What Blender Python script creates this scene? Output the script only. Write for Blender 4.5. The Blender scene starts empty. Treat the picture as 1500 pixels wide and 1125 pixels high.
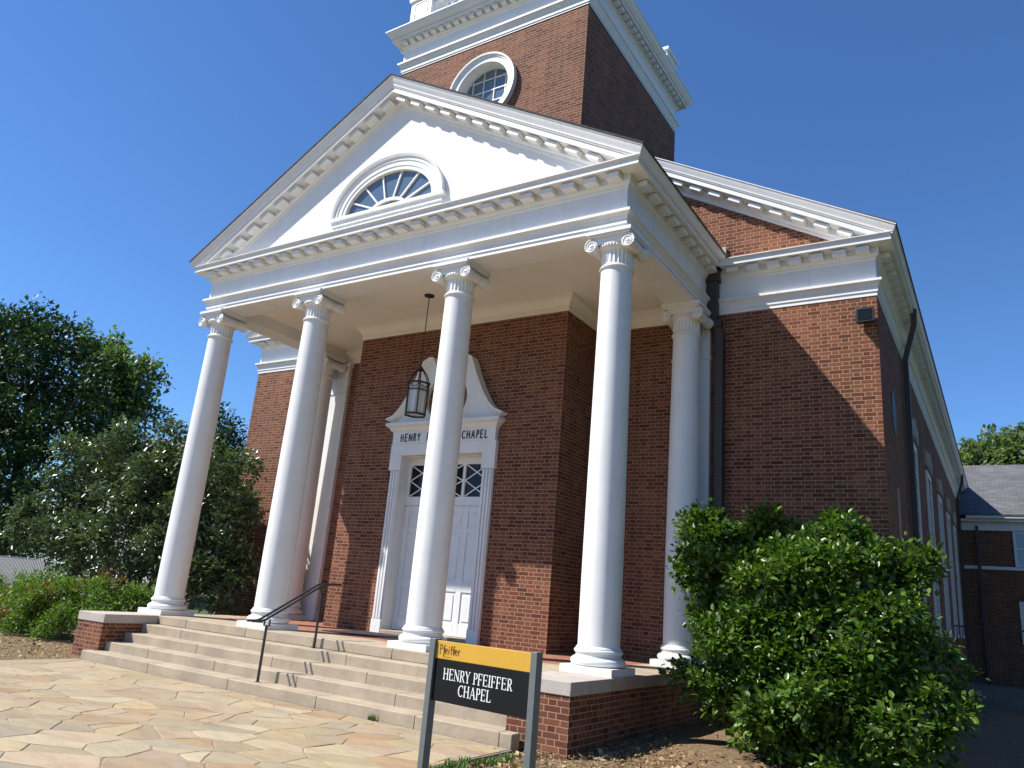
import bpy, bmesh, math, random
import numpy as np
from mathutils import Vector, Matrix
rad = math.radians
scn = bpy.context.scene
COL = scn.collection

# ------------------------------------------------------------------ camera
cd = bpy.data.cameras.new("camera"); cam = bpy.data.objects.new("camera", cd); COL.objects.link(cam)
Rv = Vector((0.84496, 0.52851, 0.08198)); Uv = Vector((0.07787, -0.27323, 0.95879)); Fv = Vector((-0.52913, 0.80376, 0.27203))
m = Matrix(((Rv.x, Uv.x, -Fv.x), (Rv.y, Uv.y, -Fv.y), (Rv.z, Uv.z, -Fv.z))).to_4x4()
m.translation = Vector((9.039, -9.352, 0.819))
cam.matrix_world = m
cd.sensor_width = 36.0; cd.sensor_fit = 'HORIZONTAL'; cd.lens = 26.67
cd.clip_start = 0.05; cd.clip_end = 2000
scn.camera = cam

# ------------------------------------------------------------------ sky, sun, exposure
SUN = Vector((0.667, 0.52, -1.0)).normalized()          # direction the light travels
el = math.asin(-SUN.z); az = math.atan2(-SUN.x, -SUN.y)  # azimuth of the sun, clockwise from +Y
w = bpy.data.worlds.new("World"); scn.world = w; w.use_nodes = True
nt = w.node_tree
bg = nt.nodes["Background"]
sky = nt.nodes.new("ShaderNodeTexSky"); sky.sky_type = 'NISHITA'; sky.sun_disc = False
sky.sun_elevation = el; sky.sun_rotation = az; sky.altitude = 100; sky.air_density = 1.0; sky.dust_density = 0.0; sky.ozone_density = 2.0
tint = nt.nodes.new("ShaderNodeMix"); tint.data_type = 'RGBA'; tint.blend_type = 'MULTIPLY'; tint.inputs[0].default_value = 1.0
tint.inputs[7].default_value = (0.80, 1.22, 1.74, 1); nt.links.new(sky.outputs[0], tint.inputs[6]); nt.links.new(tint.outputs[2], bg.inputs[0])
bg.inputs[1].default_value = 0.063
sd = bpy.data.lights.new("sun", 'SUN'); sd.energy = 5.0; sd.angle = rad(0.53); sd.color = (1.0, 0.955, 0.88)
so = bpy.data.objects.new("sun", sd); COL.objects.link(so)
so.rotation_euler = SUN.to_track_quat('-Z', 'Y').to_euler(); so.location = (-20, -16, 30)
vs = scn.view_settings; vs.view_transform = 'Standard'; vs.look = 'None'; vs.exposure = 0.6; vs.gamma = 1.0
scn.cycles.max_bounces = 6; scn.cycles.diffuse_bounces = 3; scn.cycles.transparent_max_bounces = 4

# ------------------------------------------------------------------ materials
def mat_new(name):
    mt = bpy.data.materials.new(name); mt.use_nodes = True
    n = mt.node_tree.nodes; b = n["Principled BSDF"]
    return mt, mt.node_tree, n, b
def mathn(t, op, a, b=None, c=None):
    nd = t.nodes.new("ShaderNodeMath"); nd.operation = op
    for i, v in enumerate((a, b, c)):
        if v is None: continue
        if isinstance(v, (int, float)): nd.inputs[i].default_value = v
        else: t.links.new(v, nd.inputs[i])
    return nd.outputs[0]
def noise(t, scale, detail=3, vec=None, rough=0.55):
    nd = t.nodes.new("ShaderNodeTexNoise"); nd.inputs["Scale"].default_value = scale; nd.inputs["Detail"].default_value = detail
    nd.inputs["Roughness"].default_value = rough
    if vec is not None: t.links.new(vec, nd.inputs["Vector"])
    return nd
def ramp(t, fac, stops):
    nd = t.nodes.new("ShaderNodeValToRGB"); e = nd.color_ramp.elements
    while len(e) < len(stops): e.new(0.5)
    for i, (p, c) in enumerate(stops):
        e[i].position = p; e[i].color = (c[0], c[1], c[2], 1)
    t.links.new(fac, nd.inputs[0]); return nd.outputs[0]
def mixc(t, fac, a, b, mode='MIX'):
    nd = t.nodes.new("ShaderNodeMix"); nd.data_type = 'RGBA'; nd.blend_type = mode
    if isinstance(fac, (int, float)): nd.inputs[0].default_value = fac
    else: t.links.new(fac, nd.inputs[0])
    for i, v in ((6, a), (7, b)):
        if isinstance(v, tuple): nd.inputs[i].default_value = (v[0], v[1], v[2], 1)
        else: t.links.new(v, nd.inputs[i])
    return nd.outputs[2]
def bump(t, b, h, strength, dist):
    nd = t.nodes.new("ShaderNodeBump"); nd.inputs["Strength"].default_value = strength; nd.inputs["Distance"].default_value = dist
    t.links.new(h, nd.inputs["Height"]); t.links.new(nd.outputs[0], b.inputs["Normal"])
def uvn(t):
    nd = t.nodes.new("ShaderNodeUVMap"); nd.uv_map = "UVMap"; return nd.outputs[0]

def plain(name, col, rough=0.6, var=0.12, scale=6.0, bmp=0.0, metal=0.0, streak=0.0, spec=0.5):
    mt, t, n, b = mat_new(name)
    tc = t.nodes.new("ShaderNodeTexCoord").outputs["Object"]
    nz = noise(t, scale, 5, tc)
    lo = tuple(c * (1 - var) for c in col); hi = tuple(min(1, c * (1 + var * 0.6)) for c in col)
    c = ramp(t, nz.outputs[0], [(0.3, lo), (0.7, hi)])
    if streak > 0:
        mp = t.nodes.new("ShaderNodeMapping"); mp.inputs["Scale"].default_value = (9, 9, 0.5); t.links.new(tc, mp.inputs[0])
        st = noise(t, 1.3, 4, mp.outputs[0])
        f = ramp(t, st.outputs[0], [(0.55, (0, 0, 0)), (0.75, (streak,) * 3)])
        c = mixc(t, f, c, tuple(x * 0.55 for x in col))
    t.links.new(c, b.inputs["Base Color"]); b.inputs["Roughness"].default_value = rough; b.inputs["Metallic"].default_value = metal
    b.inputs["Specular IOR Level"].default_value = spec
    if bmp > 0:
        n2 = noise(t, scale * 9, 4, tc); bump(t, b, n2.outputs[0], bmp, 0.01)
    return mt

def brick_mat(name, hues, mortar):
    mt, t, n, b = mat_new(name)
    uv = uvn(t)
    sp = t.nodes.new("ShaderNodeSeparateXYZ"); t.links.new(uv, sp.inputs[0])
    wob = noise(t, 3.0, 2, uv)
    u = mathn(t, 'ADD', sp.outputs[0], mathn(t, 'MULTIPLY', mathn(t, 'SUBTRACT', wob.outputs[0], 0.5), 0.012))
    v = mathn(t, 'ADD', sp.outputs[1], mathn(t, 'MULTIPLY', mathn(t, 'SUBTRACT', wob.outputs[0], 0.5), 0.006))
    RH, PER, J = 0.0677, 0.318, 0.0095
    vr = mathn(t, 'DIVIDE', v, RH); row = mathn(t, 'FLOOR', vr); vf = mathn(t, 'MULTIPLY', mathn(t, 'FRACT', vr), RH)
    odd = mathn(t, 'MULTIPLY', mathn(t, 'FLOORED_MODULO', row, 2.0), 0.5)
    uo = mathn(t, 'ADD', mathn(t, 'DIVIDE', u, PER), odd); cell = mathn(t, 'FLOOR', uo); uf = mathn(t, 'MULTIPLY', mathn(t, 'FRACT', uo), PER)
    head = mathn(t, 'GREATER_THAN', uf, 0.2127)
    # distance into the joints (signed, metres)
    d1 = mathn(t, 'SUBTRACT', vf, J)
    ul = mathn(t, 'SUBTRACT', uf, mathn(t, 'MULTIPLY', head, 0.2127))
    d2 = mathn(t, 'SUBTRACT', ul, J)
    d = mathn(t, 'MINIMUM', d1, d2)
    mr = t.nodes.new("ShaderNodeMapRange"); mr.inputs["From Min"].default_value = -0.0015; mr.inputs["From Max"].default_value = 0.002
    t.links.new(d, mr.inputs["Value"]); msk = mr.outputs[0]
    cv = t.nodes.new("ShaderNodeCombineXYZ")
    t.links.new(mathn(t, 'ADD', mathn(t, 'MULTIPLY', cell, 2.0), head), cv.inputs[0]); t.links.new(row, cv.inputs[1])
    wn = t.nodes.new("ShaderNodeTexWhiteNoise"); wn.noise_dimensions = '3D'; t.links.new(cv.outputs[0], wn.inputs["Vector"])
    bc = ramp(t, wn.outputs["Value"], hues)
    fine = noise(t, 55, 4, uv); big = noise(t, 0.55, 4, uv)
    bc = mixc(t, 1.0, bc, ramp(t, fine.outputs[0], [(0.3, (0.72,) * 3), (0.7, (1.18,) * 3)]), 'MULTIPLY')
    bc = mixc(t, 1.0, bc, ramp(t, big.outputs[0], [(0.3, (0.76,) * 3), (0.7, (1.15,) * 3)]), 'MULTIPLY')
    mp = t.nodes.new("ShaderNodeMapping"); mp.inputs["Scale"].default_value = (2.2, 0.22, 1); t.links.new(uv, mp.inputs[0]); sk = noise(t, 1.0, 5, mp.outputs[0])
    bc = mixc(t, 1.0, bc, ramp(t, sk.outputs[0], [(0.32, (0.80,) * 3), (0.6, (1.06,) * 3)]), 'MULTIPLY')
    mc = mixc(t, 1.0, mortar, ramp(t, fine.outputs[0], [(0.3, (0.75,) * 3), (0.7, (1.1,) * 3)]), 'MULTIPLY')
    t.links.new(mixc(t, msk, mc, bc), b.inputs["Base Color"])
    b.inputs["Roughness"].default_value = 0.85; b.inputs["Specular IOR Level"].default_value = 0.25
    h = mathn(t, 'ADD', mathn(t, 'MULTIPLY', msk, 1.0), mathn(t, 'MULTIPLY', fine.outputs[0], 0.35))
    bump(t, b, h, 0.55, 0.006)
    return mt

M = {}
M['brick'] = brick_mat("red_brick", [(0.0, (0.105, 0.032, 0.019)), (0.3, (0.170, 0.056, 0.031)), (0.7, (0.205, 0.071, 0.038)), (1.0, (0.250, 0.096, 0.051))], (0.38, 0.265, 0.175))
M['white'] = plain("white_paint", (0.77, 0.765, 0.745), 0.5, 0.05, 2.5, 0.08, streak=0.22)
M['stucco'] = plain("white_stucco", (0.80, 0.79, 0.77), 0.8, 0.05, 5, 0.5)
M['column_paint'] = plain("column_paint", (0.77, 0.765, 0.745), 0.42, 0.05, 3.0, 0.10, streak=0.14)
M['ceiling'] = plain("ceiling_plaster", (0.86, 0.81, 0.74), 0.8, 0.05, 1.2, 0.05)
M['stone'] = plain("cast_stone", (0.39, 0.315, 0.225), 0.8, 0.2, 2.2, 0.45, streak=0.25)
M['capstone'] = plain("cap_stone", (0.45, 0.40, 0.35), 0.8, 0.16, 5, 0.35, streak=0.10)
M['shingle'] = plain("roof_shingles", (0.09, 0.085, 0.085), 0.9, 0.35, 9, 0.8)
M['metal_flash'] = plain("roof_edge_metal", (0.16, 0.17, 0.17), 0.5, 0.2, 6)
M['dark_metal'] = plain("black_iron", (0.018, 0.018, 0.02), 0.45, 0.2, 20)
M['brown_metal'] = plain("brown_downspout", (0.05, 0.038, 0.030), 0.5, 0.2, 6, streak=0.2)
M['grey_metal'] = plain("grey_post_paint", (0.15, 0.165, 0.16), 0.45, 0.10, 10, metal=0.2)
M['black_panel'] = plain("black_sign_face", (0.010, 0.010, 0.010), 0.6, 0.1, 3, spec=0.15)
M['yellow_panel'] = plain("yellow_sign_face", (0.60, 0.335, 0.03), 0.45, 0.04, 3)
M['white_letter'] = plain("white_letter", (0.82, 0.82, 0.80), 0.5, 0.0)
M['brown_letter'] = plain("dark_letter", (0.06, 0.04, 0.012), 0.5, 0.0)
M['black_letter'] = plain("black_letter", (0.012, 0.012, 0.012), 0.4, 0.0)
M['terracotta'] = plain("terracotta_paving", (0.33, 0.14, 0.085), 0.7, 0.2, 8, 0.2)
M['doormat'] = plain("doormat_fibre", (0.030, 0.022, 0.026), 0.95, 0.3, 60, 0.5)
M['lamp_glass'] = plain("frosted_lamp_glass", (0.55, 0.54, 0.50), 0.3, 0.05, 4)
M['bark'] = plain("bark", (0.10, 0.075, 0.055), 0.9, 0.35, 12, 0.6)
M['grey_wood'] = plain("weathered_fence_wood", (0.36, 0.34, 0.32), 0.85, 0.2, 8, 0.3)
M['siding'] = plain("pale_house_siding", (0.5, 0.48, 0.45), 0.8, 0.05, 3)
def shingle_mat(name, c):
    mt, t, n, b = mat_new(name); uv = uvn(t)
    br = t.nodes.new("ShaderNodeTexBrick"); t.links.new(uv, br.inputs["Vector"]); br.inputs["Scale"].default_value = 1.0
    br.inputs["Brick Width"].default_value = 0.30; br.inputs["Row Height"].default_value = 0.14; br.inputs["Mortar Size"].default_value = 0.006; br.inputs["Bias"].default_value = 0.0
    br.inputs["Color1"].default_value = (*[x*.8 for x in c], 1); br.inputs["Color2"].default_value = (*[x*1.2 for x in c], 1); br.inputs["Mortar"].default_value = (*[x*.45 for x in c], 1)
    nz = noise(t, 0.7, 5, uv); fi = noise(t, 40, 3, uv)
    cc = mixc(t, 1.0, br.outputs["Color"], ramp(t, nz.outputs[0], [(0.3, (.82,)*3), (0.7, (1.15,)*3)]), 'MULTIPLY')
    t.links.new(mixc(t, 1.0, cc, ramp(t, fi.outputs[0], [(0.3, (.8,)*3), (0.7, (1.2,)*3)]), 'MULTIPLY'), b.inputs["Base Color"])
    b.inputs["Roughness"].default_value = 0.95; b.inputs["Specular IOR Level"].default_value = 0.2
    bump(t, b, br.outputs["Fac"], -0.6, 0.01); return mt
M['grey_roof'] = shingle_mat("grey_shingle_roof", (0.125, 0.122, 0.13)); M['shingle'] = shingle_mat("dark_shingle_roof", (0.085, 0.08, 0.08))
def glass_mat(name, col, sp=0.9):
    mt, t, n, b = mat_new(name)
    b.inputs["Base Color"].default_value = (*col, 1); b.inputs["Roughness"].default_value = 0.06; b.inputs["Specular IOR Level"].default_value = sp
    tc = t.nodes.new("ShaderNodeTexCoord").outputs["Object"]
    nz = noise(t, 1.6, 2, tc); bump(t, b, nz.outputs[0], 0.12, 0.05)
    return mt
M['glass'] = glass_mat("dark_window_glass", (0.10, 0.15, 0.21))
M['black_glass'] = glass_mat("black_window_glass", (0.012, 0.013, 0.014), 0.25)

M['shade_glass'] = plain('dull_dark_glass', (0.012, 0.013, 0.015), 0.45, 0.2, 3, spec=0.15)
def leaf_mat(name, dark, light, rough, trans=0.25):
    mt, t, n, b = mat_new(name)
    at = t.nodes.new("ShaderNodeAttribute"); at.attribute_name = "tint"
    c = ramp(t, at.outputs["Fac"], [(0.0, dark), (0.7, light), (1.0, tuple(min(1, x * 1.35) for x in light))])
    t.links.new(c, b.inputs["Base Color"]); b.inputs["Roughness"].default_value = rough
    tr = t.nodes.new("ShaderNodeBsdfTranslucent"); t.links.new(mixc(t, 1.0, c, (1.2, 1.5, 0.5), 'MULTIPLY'), tr.inputs[0])
    mx = t.nodes.new("ShaderNodeMixShader"); mx.inputs[0].default_value = trans
    t.links.new(b.outputs[0], mx.inputs[1]); t.links.new(tr.outputs[0], mx.inputs[2])
    t.links.new(mx.outputs[0], n["Material Output"].inputs[0])
    return mt
M['leaf_gloss'] = leaf_mat("glossy_shrub_leaves", (0.012, 0.036, 0.006), (0.108, 0.195, 0.022), 0.37, 0.25)
M['leaf_dark'] = leaf_mat("dark_shrub_leaves", (0.034, 0.056, 0.026), (0.130, 0.170, 0.085), 0.29, 0.2)
M['leaf_tree'] = leaf_mat("tree_leaves", (0.010, 0.026, 0.007), (0.036, 0.075, 0.018), 0.5, 0.18)
M['leaf_pale'] = leaf_mat("pale_tree_leaves", (0.06, 0.10, 0.045), (0.14, 0.20, 0.08), 0.45, 0.35)
M['leaf_far'] = leaf_mat('light_tree_leaves', (0.07, 0.10, 0.05), (0.17, 0.215, 0.10), 0.5, 0.4)
M['leaf_low'] = leaf_mat("low_shrub_leaves", (0.04, 0.10, 0.015), (0.16, 0.25, 0.035), 0.5, 0.35)
M['leaf_rust'] = leaf_mat("rusty_shrub_leaves", (0.10, 0.045, 0.015), (0.26, 0.12, 0.04), 0.5, 0.3)
M['grass'] = leaf_mat("grass_blades", (0.045, 0.09, 0.02), (0.11, 0.19, 0.045), 0.5, 0.3)
M['chips'] = leaf_mat("dry_leaf_litter", (0.09, 0.05, 0.022), (0.36, 0.25, 0.125), 0.8, 0.1)

def flag_mat():
    mt, t, n, b = mat_new("flagstone")
    at = t.nodes.new("ShaderNodeAttribute"); at.attribute_name = "stone"
    tc = t.nodes.new("ShaderNodeTexCoord").outputs["Object"]
    wv = t.nodes.new("ShaderNodeVectorMath"); wv.operation = 'ADD'
    sc = t.nodes.new("ShaderNodeVectorMath"); sc.operation = 'SCALE'; t.links.new(at.outputs["Vector"], sc.inputs[0]); sc.inputs[3].default_value = 37.0
    t.links.new(tc, wv.inputs[0]); t.links.new(sc.outputs[0], wv.inputs[1])
    mp = t.nodes.new("ShaderNodeMapping"); mp.inputs["Scale"].default_value = (1.0, 3.2, 1.0); mp.inputs["Rotation"].default_value = (0, 0, 0.5); t.links.new(wv.outputs[0], mp.inputs[0])
    st = noise(t, 2.2, 5, mp.outputs[0], 0.6); fi = noise(t, 40, 4, tc); bl = noise(t, 1.7, 3, wv.outputs[0])
    c = mixc(t, 1.0, at.outputs["Color"], ramp(t, st.outputs[0], [(0.3, (0.86, 0.78, 0.68)), (0.5, (1, 1, 1)), (0.7, (1.12, 1.08, 1.0))]), 'MULTIPLY')
    c = mixc(t, ramp(t, bl.outputs[0], [(0.62, (0, 0, 0)), (0.72, (0.45,) * 3)]), c, (0.33, 0.30, 0.25))
    c = mixc(t, ramp(t, bl.outputs[0], [(0.28, (0.35,) * 3), (0.38, (0, 0, 0))]), c, (0.42, 0.22, 0.11))
    c = mixc(t, 1.0, c, ramp(t, fi.outputs[0], [(0.3, (0.88,) * 3), (0.7, (1.08,) * 3)]), 'MULTIPLY')
    t.links.new(c, b.inputs["Base Color"]); b.inputs["Roughness"].default_value = 0.75
    hh = mathn(t, 'ADD', mathn(t, 'MULTIPLY', st.outputs[0], 1.0), mathn(t, 'MULTIPLY', fi.outputs[0], 0.3))
    bump(t, b, hh, 0.4, 0.012)
    return mt
M['flag'] = flag_mat()
M['kerb_dark'] = plain('weathered_concrete', (0.16, 0.15, 0.14), 0.9, 0.25, 4, 0.4)
M['mortar'] = plain("paving_mortar", (0.27, 0.225, 0.165), 0.9, 0.2, 9, 0.5)
def mulch_mat():
    mt, t, n, b = mat_new("mulch_ground")
    tc = t.nodes.new("ShaderNodeTexCoord").outputs["Object"]
    a = noise(t, 26, 6, tc, 0.7); g = noise(t, 1.1, 4, tc); f = noise(t, 95, 3, tc)
    c = ramp(t, a.outputs[0], [(0.3, (0.07, 0.042, 0.021)), (0.5, (0.21, 0.145, 0.075)), (0.68, (0.40, 0.30, 0.165))])
    c = mixc(t, ramp(t, g.outputs[0], [(0.45, (0, 0, 0)), (0.65, (0.5,) * 3)]), c, (0.27, 0.13, 0.07))
    t.links.new(c, b.inputs["Base Color"]); b.inputs["Roughness"].default_value = 0.95
    bump(t, b, mathn(t, 'ADD', a.outputs[0], mathn(t, 'MULTIPLY', f.outputs[0], 0.5)), 1.0, 0.03)
    return mt
M['mulch'] = mulch_mat()
def lawn_mat():
    mt, t, n, b = mat_new("lawn_ground")
    tc = t.nodes.new("ShaderNodeTexCoord").outputs["Object"]
    a = noise(t, 14, 6, tc, 0.7)
    t.links.new(ramp(t, a.outputs[0], [(0.3, (0.035, 0.06, 0.018)), (0.7, (0.10, 0.14, 0.04))]), b.inputs["Base Color"]); b.inputs["Roughness"].default_value = 0.95
    bump(t, b, a.outputs[0], 1.0, 0.05); return mt
M['lawn'] = lawn_mat()

# ------------------------------------------------------------------ mesh helpers
def tag(o, label=None, cat=None, group=None, kind=None):
    if label: o["label"] = label
    if cat: o["category"] = cat
    if group: o["group"] = group
    if kind: o["kind"] = kind
    return o
def empty(name, loc=(0, 0, 0), rz=0.0):
    o = bpy.data.objects.new(name, None); COL.objects.link(o); o.location = loc; o.rotation_euler = (0, 0, rz)
    o.empty_display_size = 0.3; return o

class MB:
    def __init__(s): s.v = []; s.f = []
    def add(s, vs, fs):
        k = len(s.v); s.v += [tuple(p) for p in vs]; s.f += [tuple(i + k for i in f) for f in fs]; return s
    def box(s, x0, x1, y0, y1, z0, z1):
        return s.add([(x0,y0,z0),(x1,y0,z0),(x1,y1,z0),(x0,y1,z0),(x0,y0,z1),(x1,y0,z1),(x1,y1,z1),(x0,y1,z1)],
                     [(0,3,2,1),(4,5,6,7),(0,1,5,4),(1,2,6,5),(2,3,7,6),(3,0,4,7)])
    def obox(s, c, ax, ay, az, hx, hy, hz):   # oriented box
        c, ax, ay, az = Vector(c), Vector(ax), Vector(ay), Vector(az)
        P = [c + ax*sx*hx + ay*sy*hy + az*sz*hz for sz in (-1,1) for sx,sy in ((-1,-1),(1,-1),(1,1),(-1,1))]
        return s.add(P, [(0,3,2,1),(4,5,6,7),(0,1,5,4),(1,2,6,5),(2,3,7,6),(3,0,4,7)])
    def prism(s, poly, axis, d0, d1):          # poly in the two other axes, extruded along axis
        def P(a, b, d): return (d,a,b) if axis == 'x' else (a,d,b) if axis == 'y' else (a,b,d)
        n = len(poly)
        vs = [P(a,b,d0) for a,b in poly] + [P(a,b,d1) for a,b in poly]
        fs = [tuple(range(n)), tuple(range(2*n-1, n-1, -1))] + [(i, i+n, (i+1)%n+n, (i+1)%n) for i in range(n)]
        return s.add(vs, fs)
    def loft(s, rings, closed=True, caps=True):
        n = len(rings[0]); vs = [p for r in rings for p in r]; fs = []
        for k in range(len(rings)-1):
            for i in range(n if closed else n-1):
                j = (i+1) % n; fs.append((k*n+i, k*n+j, (k+1)*n+j, (k+1)*n+i))
        if caps and closed: fs += [tuple(range(n-1,-1,-1)), tuple(range((len(rings)-1)*n, len(rings)*n))]
        return s.add(vs, fs)
    def lathe(s, prof, c=(0,0,0), n=40, axis='z', caps=True):
        rings = []
        for r, h in prof:
            rg = []
            for i in range(n):
                a = 2*math.pi*i/n; x, y = r*math.cos(a), r*math.sin(a)
                rg.append((c[0]+x, c[1]+y, c[2]+h) if axis == 'z' else (c[0]+x, c[1]+h, c[2]+y) if axis == 'y' else (c[0]+h, c[1]+x, c[2]+y))
            rings.append(rg)
        return s.loft(rings, True, caps)
    def tube(s, pts, r, n=8, r1=None):
        pts = [Vector(p) for p in pts]; rings = []
        up = Vector((0,0,1))
        for i, p in enumerate(pts):
            d = (pts[min(i+1,len(pts)-1)] - pts[max(i-1,0)]).normalized()
            a = d.cross(up if abs(d.z) < 0.95 else Vector((0,1,0))).normalized(); b = a.cross(d).normalized()
            rr = r if r1 is None else r + (r1-r)*i/(len(pts)-1)
            rings.append([tuple(p + a*rr*math.cos(2*math.pi*k/n) + b*rr*math.sin(2*math.pi*k/n)) for k in range(n)])
        return s.loft(rings)
    def build(s, name, mat, parent=None, loc=(0,0,0), sharp=32, bevel=0.0, smooth=True, label=None):
        me = bpy.data.meshes.new(name); me.from_pydata(s.v, [], s.f)
        bm = bmesh.new(); bm.from_mesh(me); bmesh.ops.recalc_face_normals(bm, faces=bm.faces)
        uvl = bm.loops.layers.uv.new("UVMap")
        for f in bm.faces:
            nx, ny, nz = abs(f.normal.x), abs(f.normal.y), abs(f.normal.z)
            for l in f.loops:
                x, y, z = l.vert.co
                l[uvl].uv = (x, y) if nz > nx and nz > ny else ((y + 0.11, z) if nx > ny else (x, z))
        bm.to_mesh(me); bm.free()
        if smooth:
            me.shade_smooth(); me.set_sharp_from_angle(angle=rad(sharp))
        me.materials.append(mat)
        o = bpy.data.objects.new(name, me); COL.objects.link(o); o.location = loc
        if parent is not None: o.parent = parent
        if bevel > 0:
            bv = o.modifiers.new("bevel", 'BEVEL'); bv.width = bevel; bv.segments = 2; bv.limit_method = 'ANGLE'; bv.angle_limit = rad(40); bv.harden_normals = False
        if label: o["label"] = label
        return o

def sweep_h(mb, path, prof, closed=False, z0=0.0):
    """sweep a closed profile (e outward, z) along a horizontal path; outward is to the right of travel"""
    n = len(path); rings = []
    def nrm(a, b):
        d = Vector((b[0]-a[0], b[1]-a[1])).normalized(); return Vector((d.y, -d.x))
    for i, p in enumerate(path):
        if closed: n1, n2 = nrm(path[i-1], p), nrm(p, path[(i+1) % n])
        else:
            n1 = nrm(path[i-1], p) if i > 0 else None; n2 = nrm(p, path[i+1]) if i < n-1 else None
            n1 = n1 or n2; n2 = n2 or n1
        bis = (n1+n2); bis = bis / (bis.length_squared/2.0) if bis.length > 1e-6 else n1
        rings.append([(p[0]+bis.x*e, p[1]+bis.y*e, z+z0) for e, z in prof])
    if closed:
        rings.append(rings[0]); mb.loft(rings, True, False)
    else: mb.loft(rings, True, True)
    return mb
def ray_poly(poly, c, a):
    dx, dz = math.cos(a), math.sin(a); best = None
    for i in range(len(poly)):
        x1, z1 = poly[i][0]-c[0], poly[i][1]-c[1]; x2, z2 = poly[(i+1)%len(poly)][0]-c[0], poly[(i+1)%len(poly)][1]-c[1]
        ex, ez = x2-x1, z2-z1; den = dx*ez - dz*ex
        if abs(den) < 1e-12: continue
        t = (x1*ez - z1*ex)/den; u = (x1*dz - z1*dx)/den
        if t > 1e-9 and -1e-7 <= u <= 1+1e-7 and (best is None or t < best): best = t
    return (c[0]+dx*best, c[1]+dz*best)
def holed(mb, outer, inner, c, y, depth, n=72):
    """vertical plate at y (facing -y) with a hole and a reveal of given depth"""
    angs = sorted(set([round(2*math.pi*i/n-math.pi, 6) for i in range(n)] + [round(math.atan2(z-c[1], x-c[0]), 6) for x, z in outer+inner]))
    O = [ray_poly(outer, c, a) for a in angs]; I = [ray_poly(inner, c, a) for a in angs]; k = len(angs)
    mb.add([(x,y,z) for x,z in O]+[(x,y,z) for x,z in I]+[(x,y+depth,z) for x,z in I],
           [(i,(i+1)%k,(i+1)%k+k,i+k) for i in range(k)]+[(i+k,(i+1)%k+k,(i+1)%k+2*k,i+2*k) for i in range(k)])
    return mb
def ell(a, b, cz, a0=0, a1=360, n=48, cx=0.0):
    return [(cx+a*math.cos(rad(a0+(a1-a0)*i/n)), cz+b*math.sin(rad(a0+(a1-a0)*i/n))) for i in range(n+1)]

# ------------------------------------------------------------------ dimensions (metres; z = 0 is the portico floor)
GZ = -0.76
XA, YA = 4.804, -0.283
YV, XV = 2.165, 2.571
XM, YM, YB = 7.616, 3.465, 44.0
SL = 0.568; APEX = 10.11
ZA, ZF = 6.11, 6.951

# ------------------------------------------------------------------ ground
rng = random.Random(7)
def ground():
    mb = MB(); n = 90
    def axis(lo, hi, k):  # denser near the middle
        return [lo + (hi-lo)*i/k for i in range(k+1)]
    xs = [-600,-200,-90,-50] + axis(-30, 22, 80) + [40, 90, 200, 600]; ys = [-600,-150,-50,-25] + axis(-16, 16, 60) + [30, 60, 120, 250, 700]
    def h(x, y):
        z = GZ
        if -40 < x < 30 and -20 < y < 30:
            z += 0.018*math.sin(2.3*x+1.1*y)+0.014*math.sin(3.7*y-1.3*x)
        if x > 4.9 and y > -1.6: z += 0.05*math.exp(-((x-6.3)**2+(y-0.6)**2)/1.5)
        if abs(x) < 4.5 and y < -1.5: z = GZ - 0.06
        if x > 4.45 and y < -1.8 and x < 7: z += -0.015
        return z
    V = [(x, y, h(x, y)) for y in ys for x in xs]; k = len(xs)
    F = [(j*k+i, j*k+i+1, (j+1)*k+i+1, (j+1)*k+i) for j in range(len(ys)-1) for i in range(k-1)]
    mb.add(V, F); o = mb.build("ground", M['mulch'], sharp=180); tag(o, kind='structure')
    l = MB(); l.box(-400, -14.5, -60, 400, GZ-0.2, GZ+0.035); tag(l.build("lawn", M['lawn']), kind='structure')
    l = MB(); l.box(12.5, 300, -60, 25, GZ-0.2, GZ+0.03); tag(l.build("side_lawn", M['lawn']), kind='structure')
ground()

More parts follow.
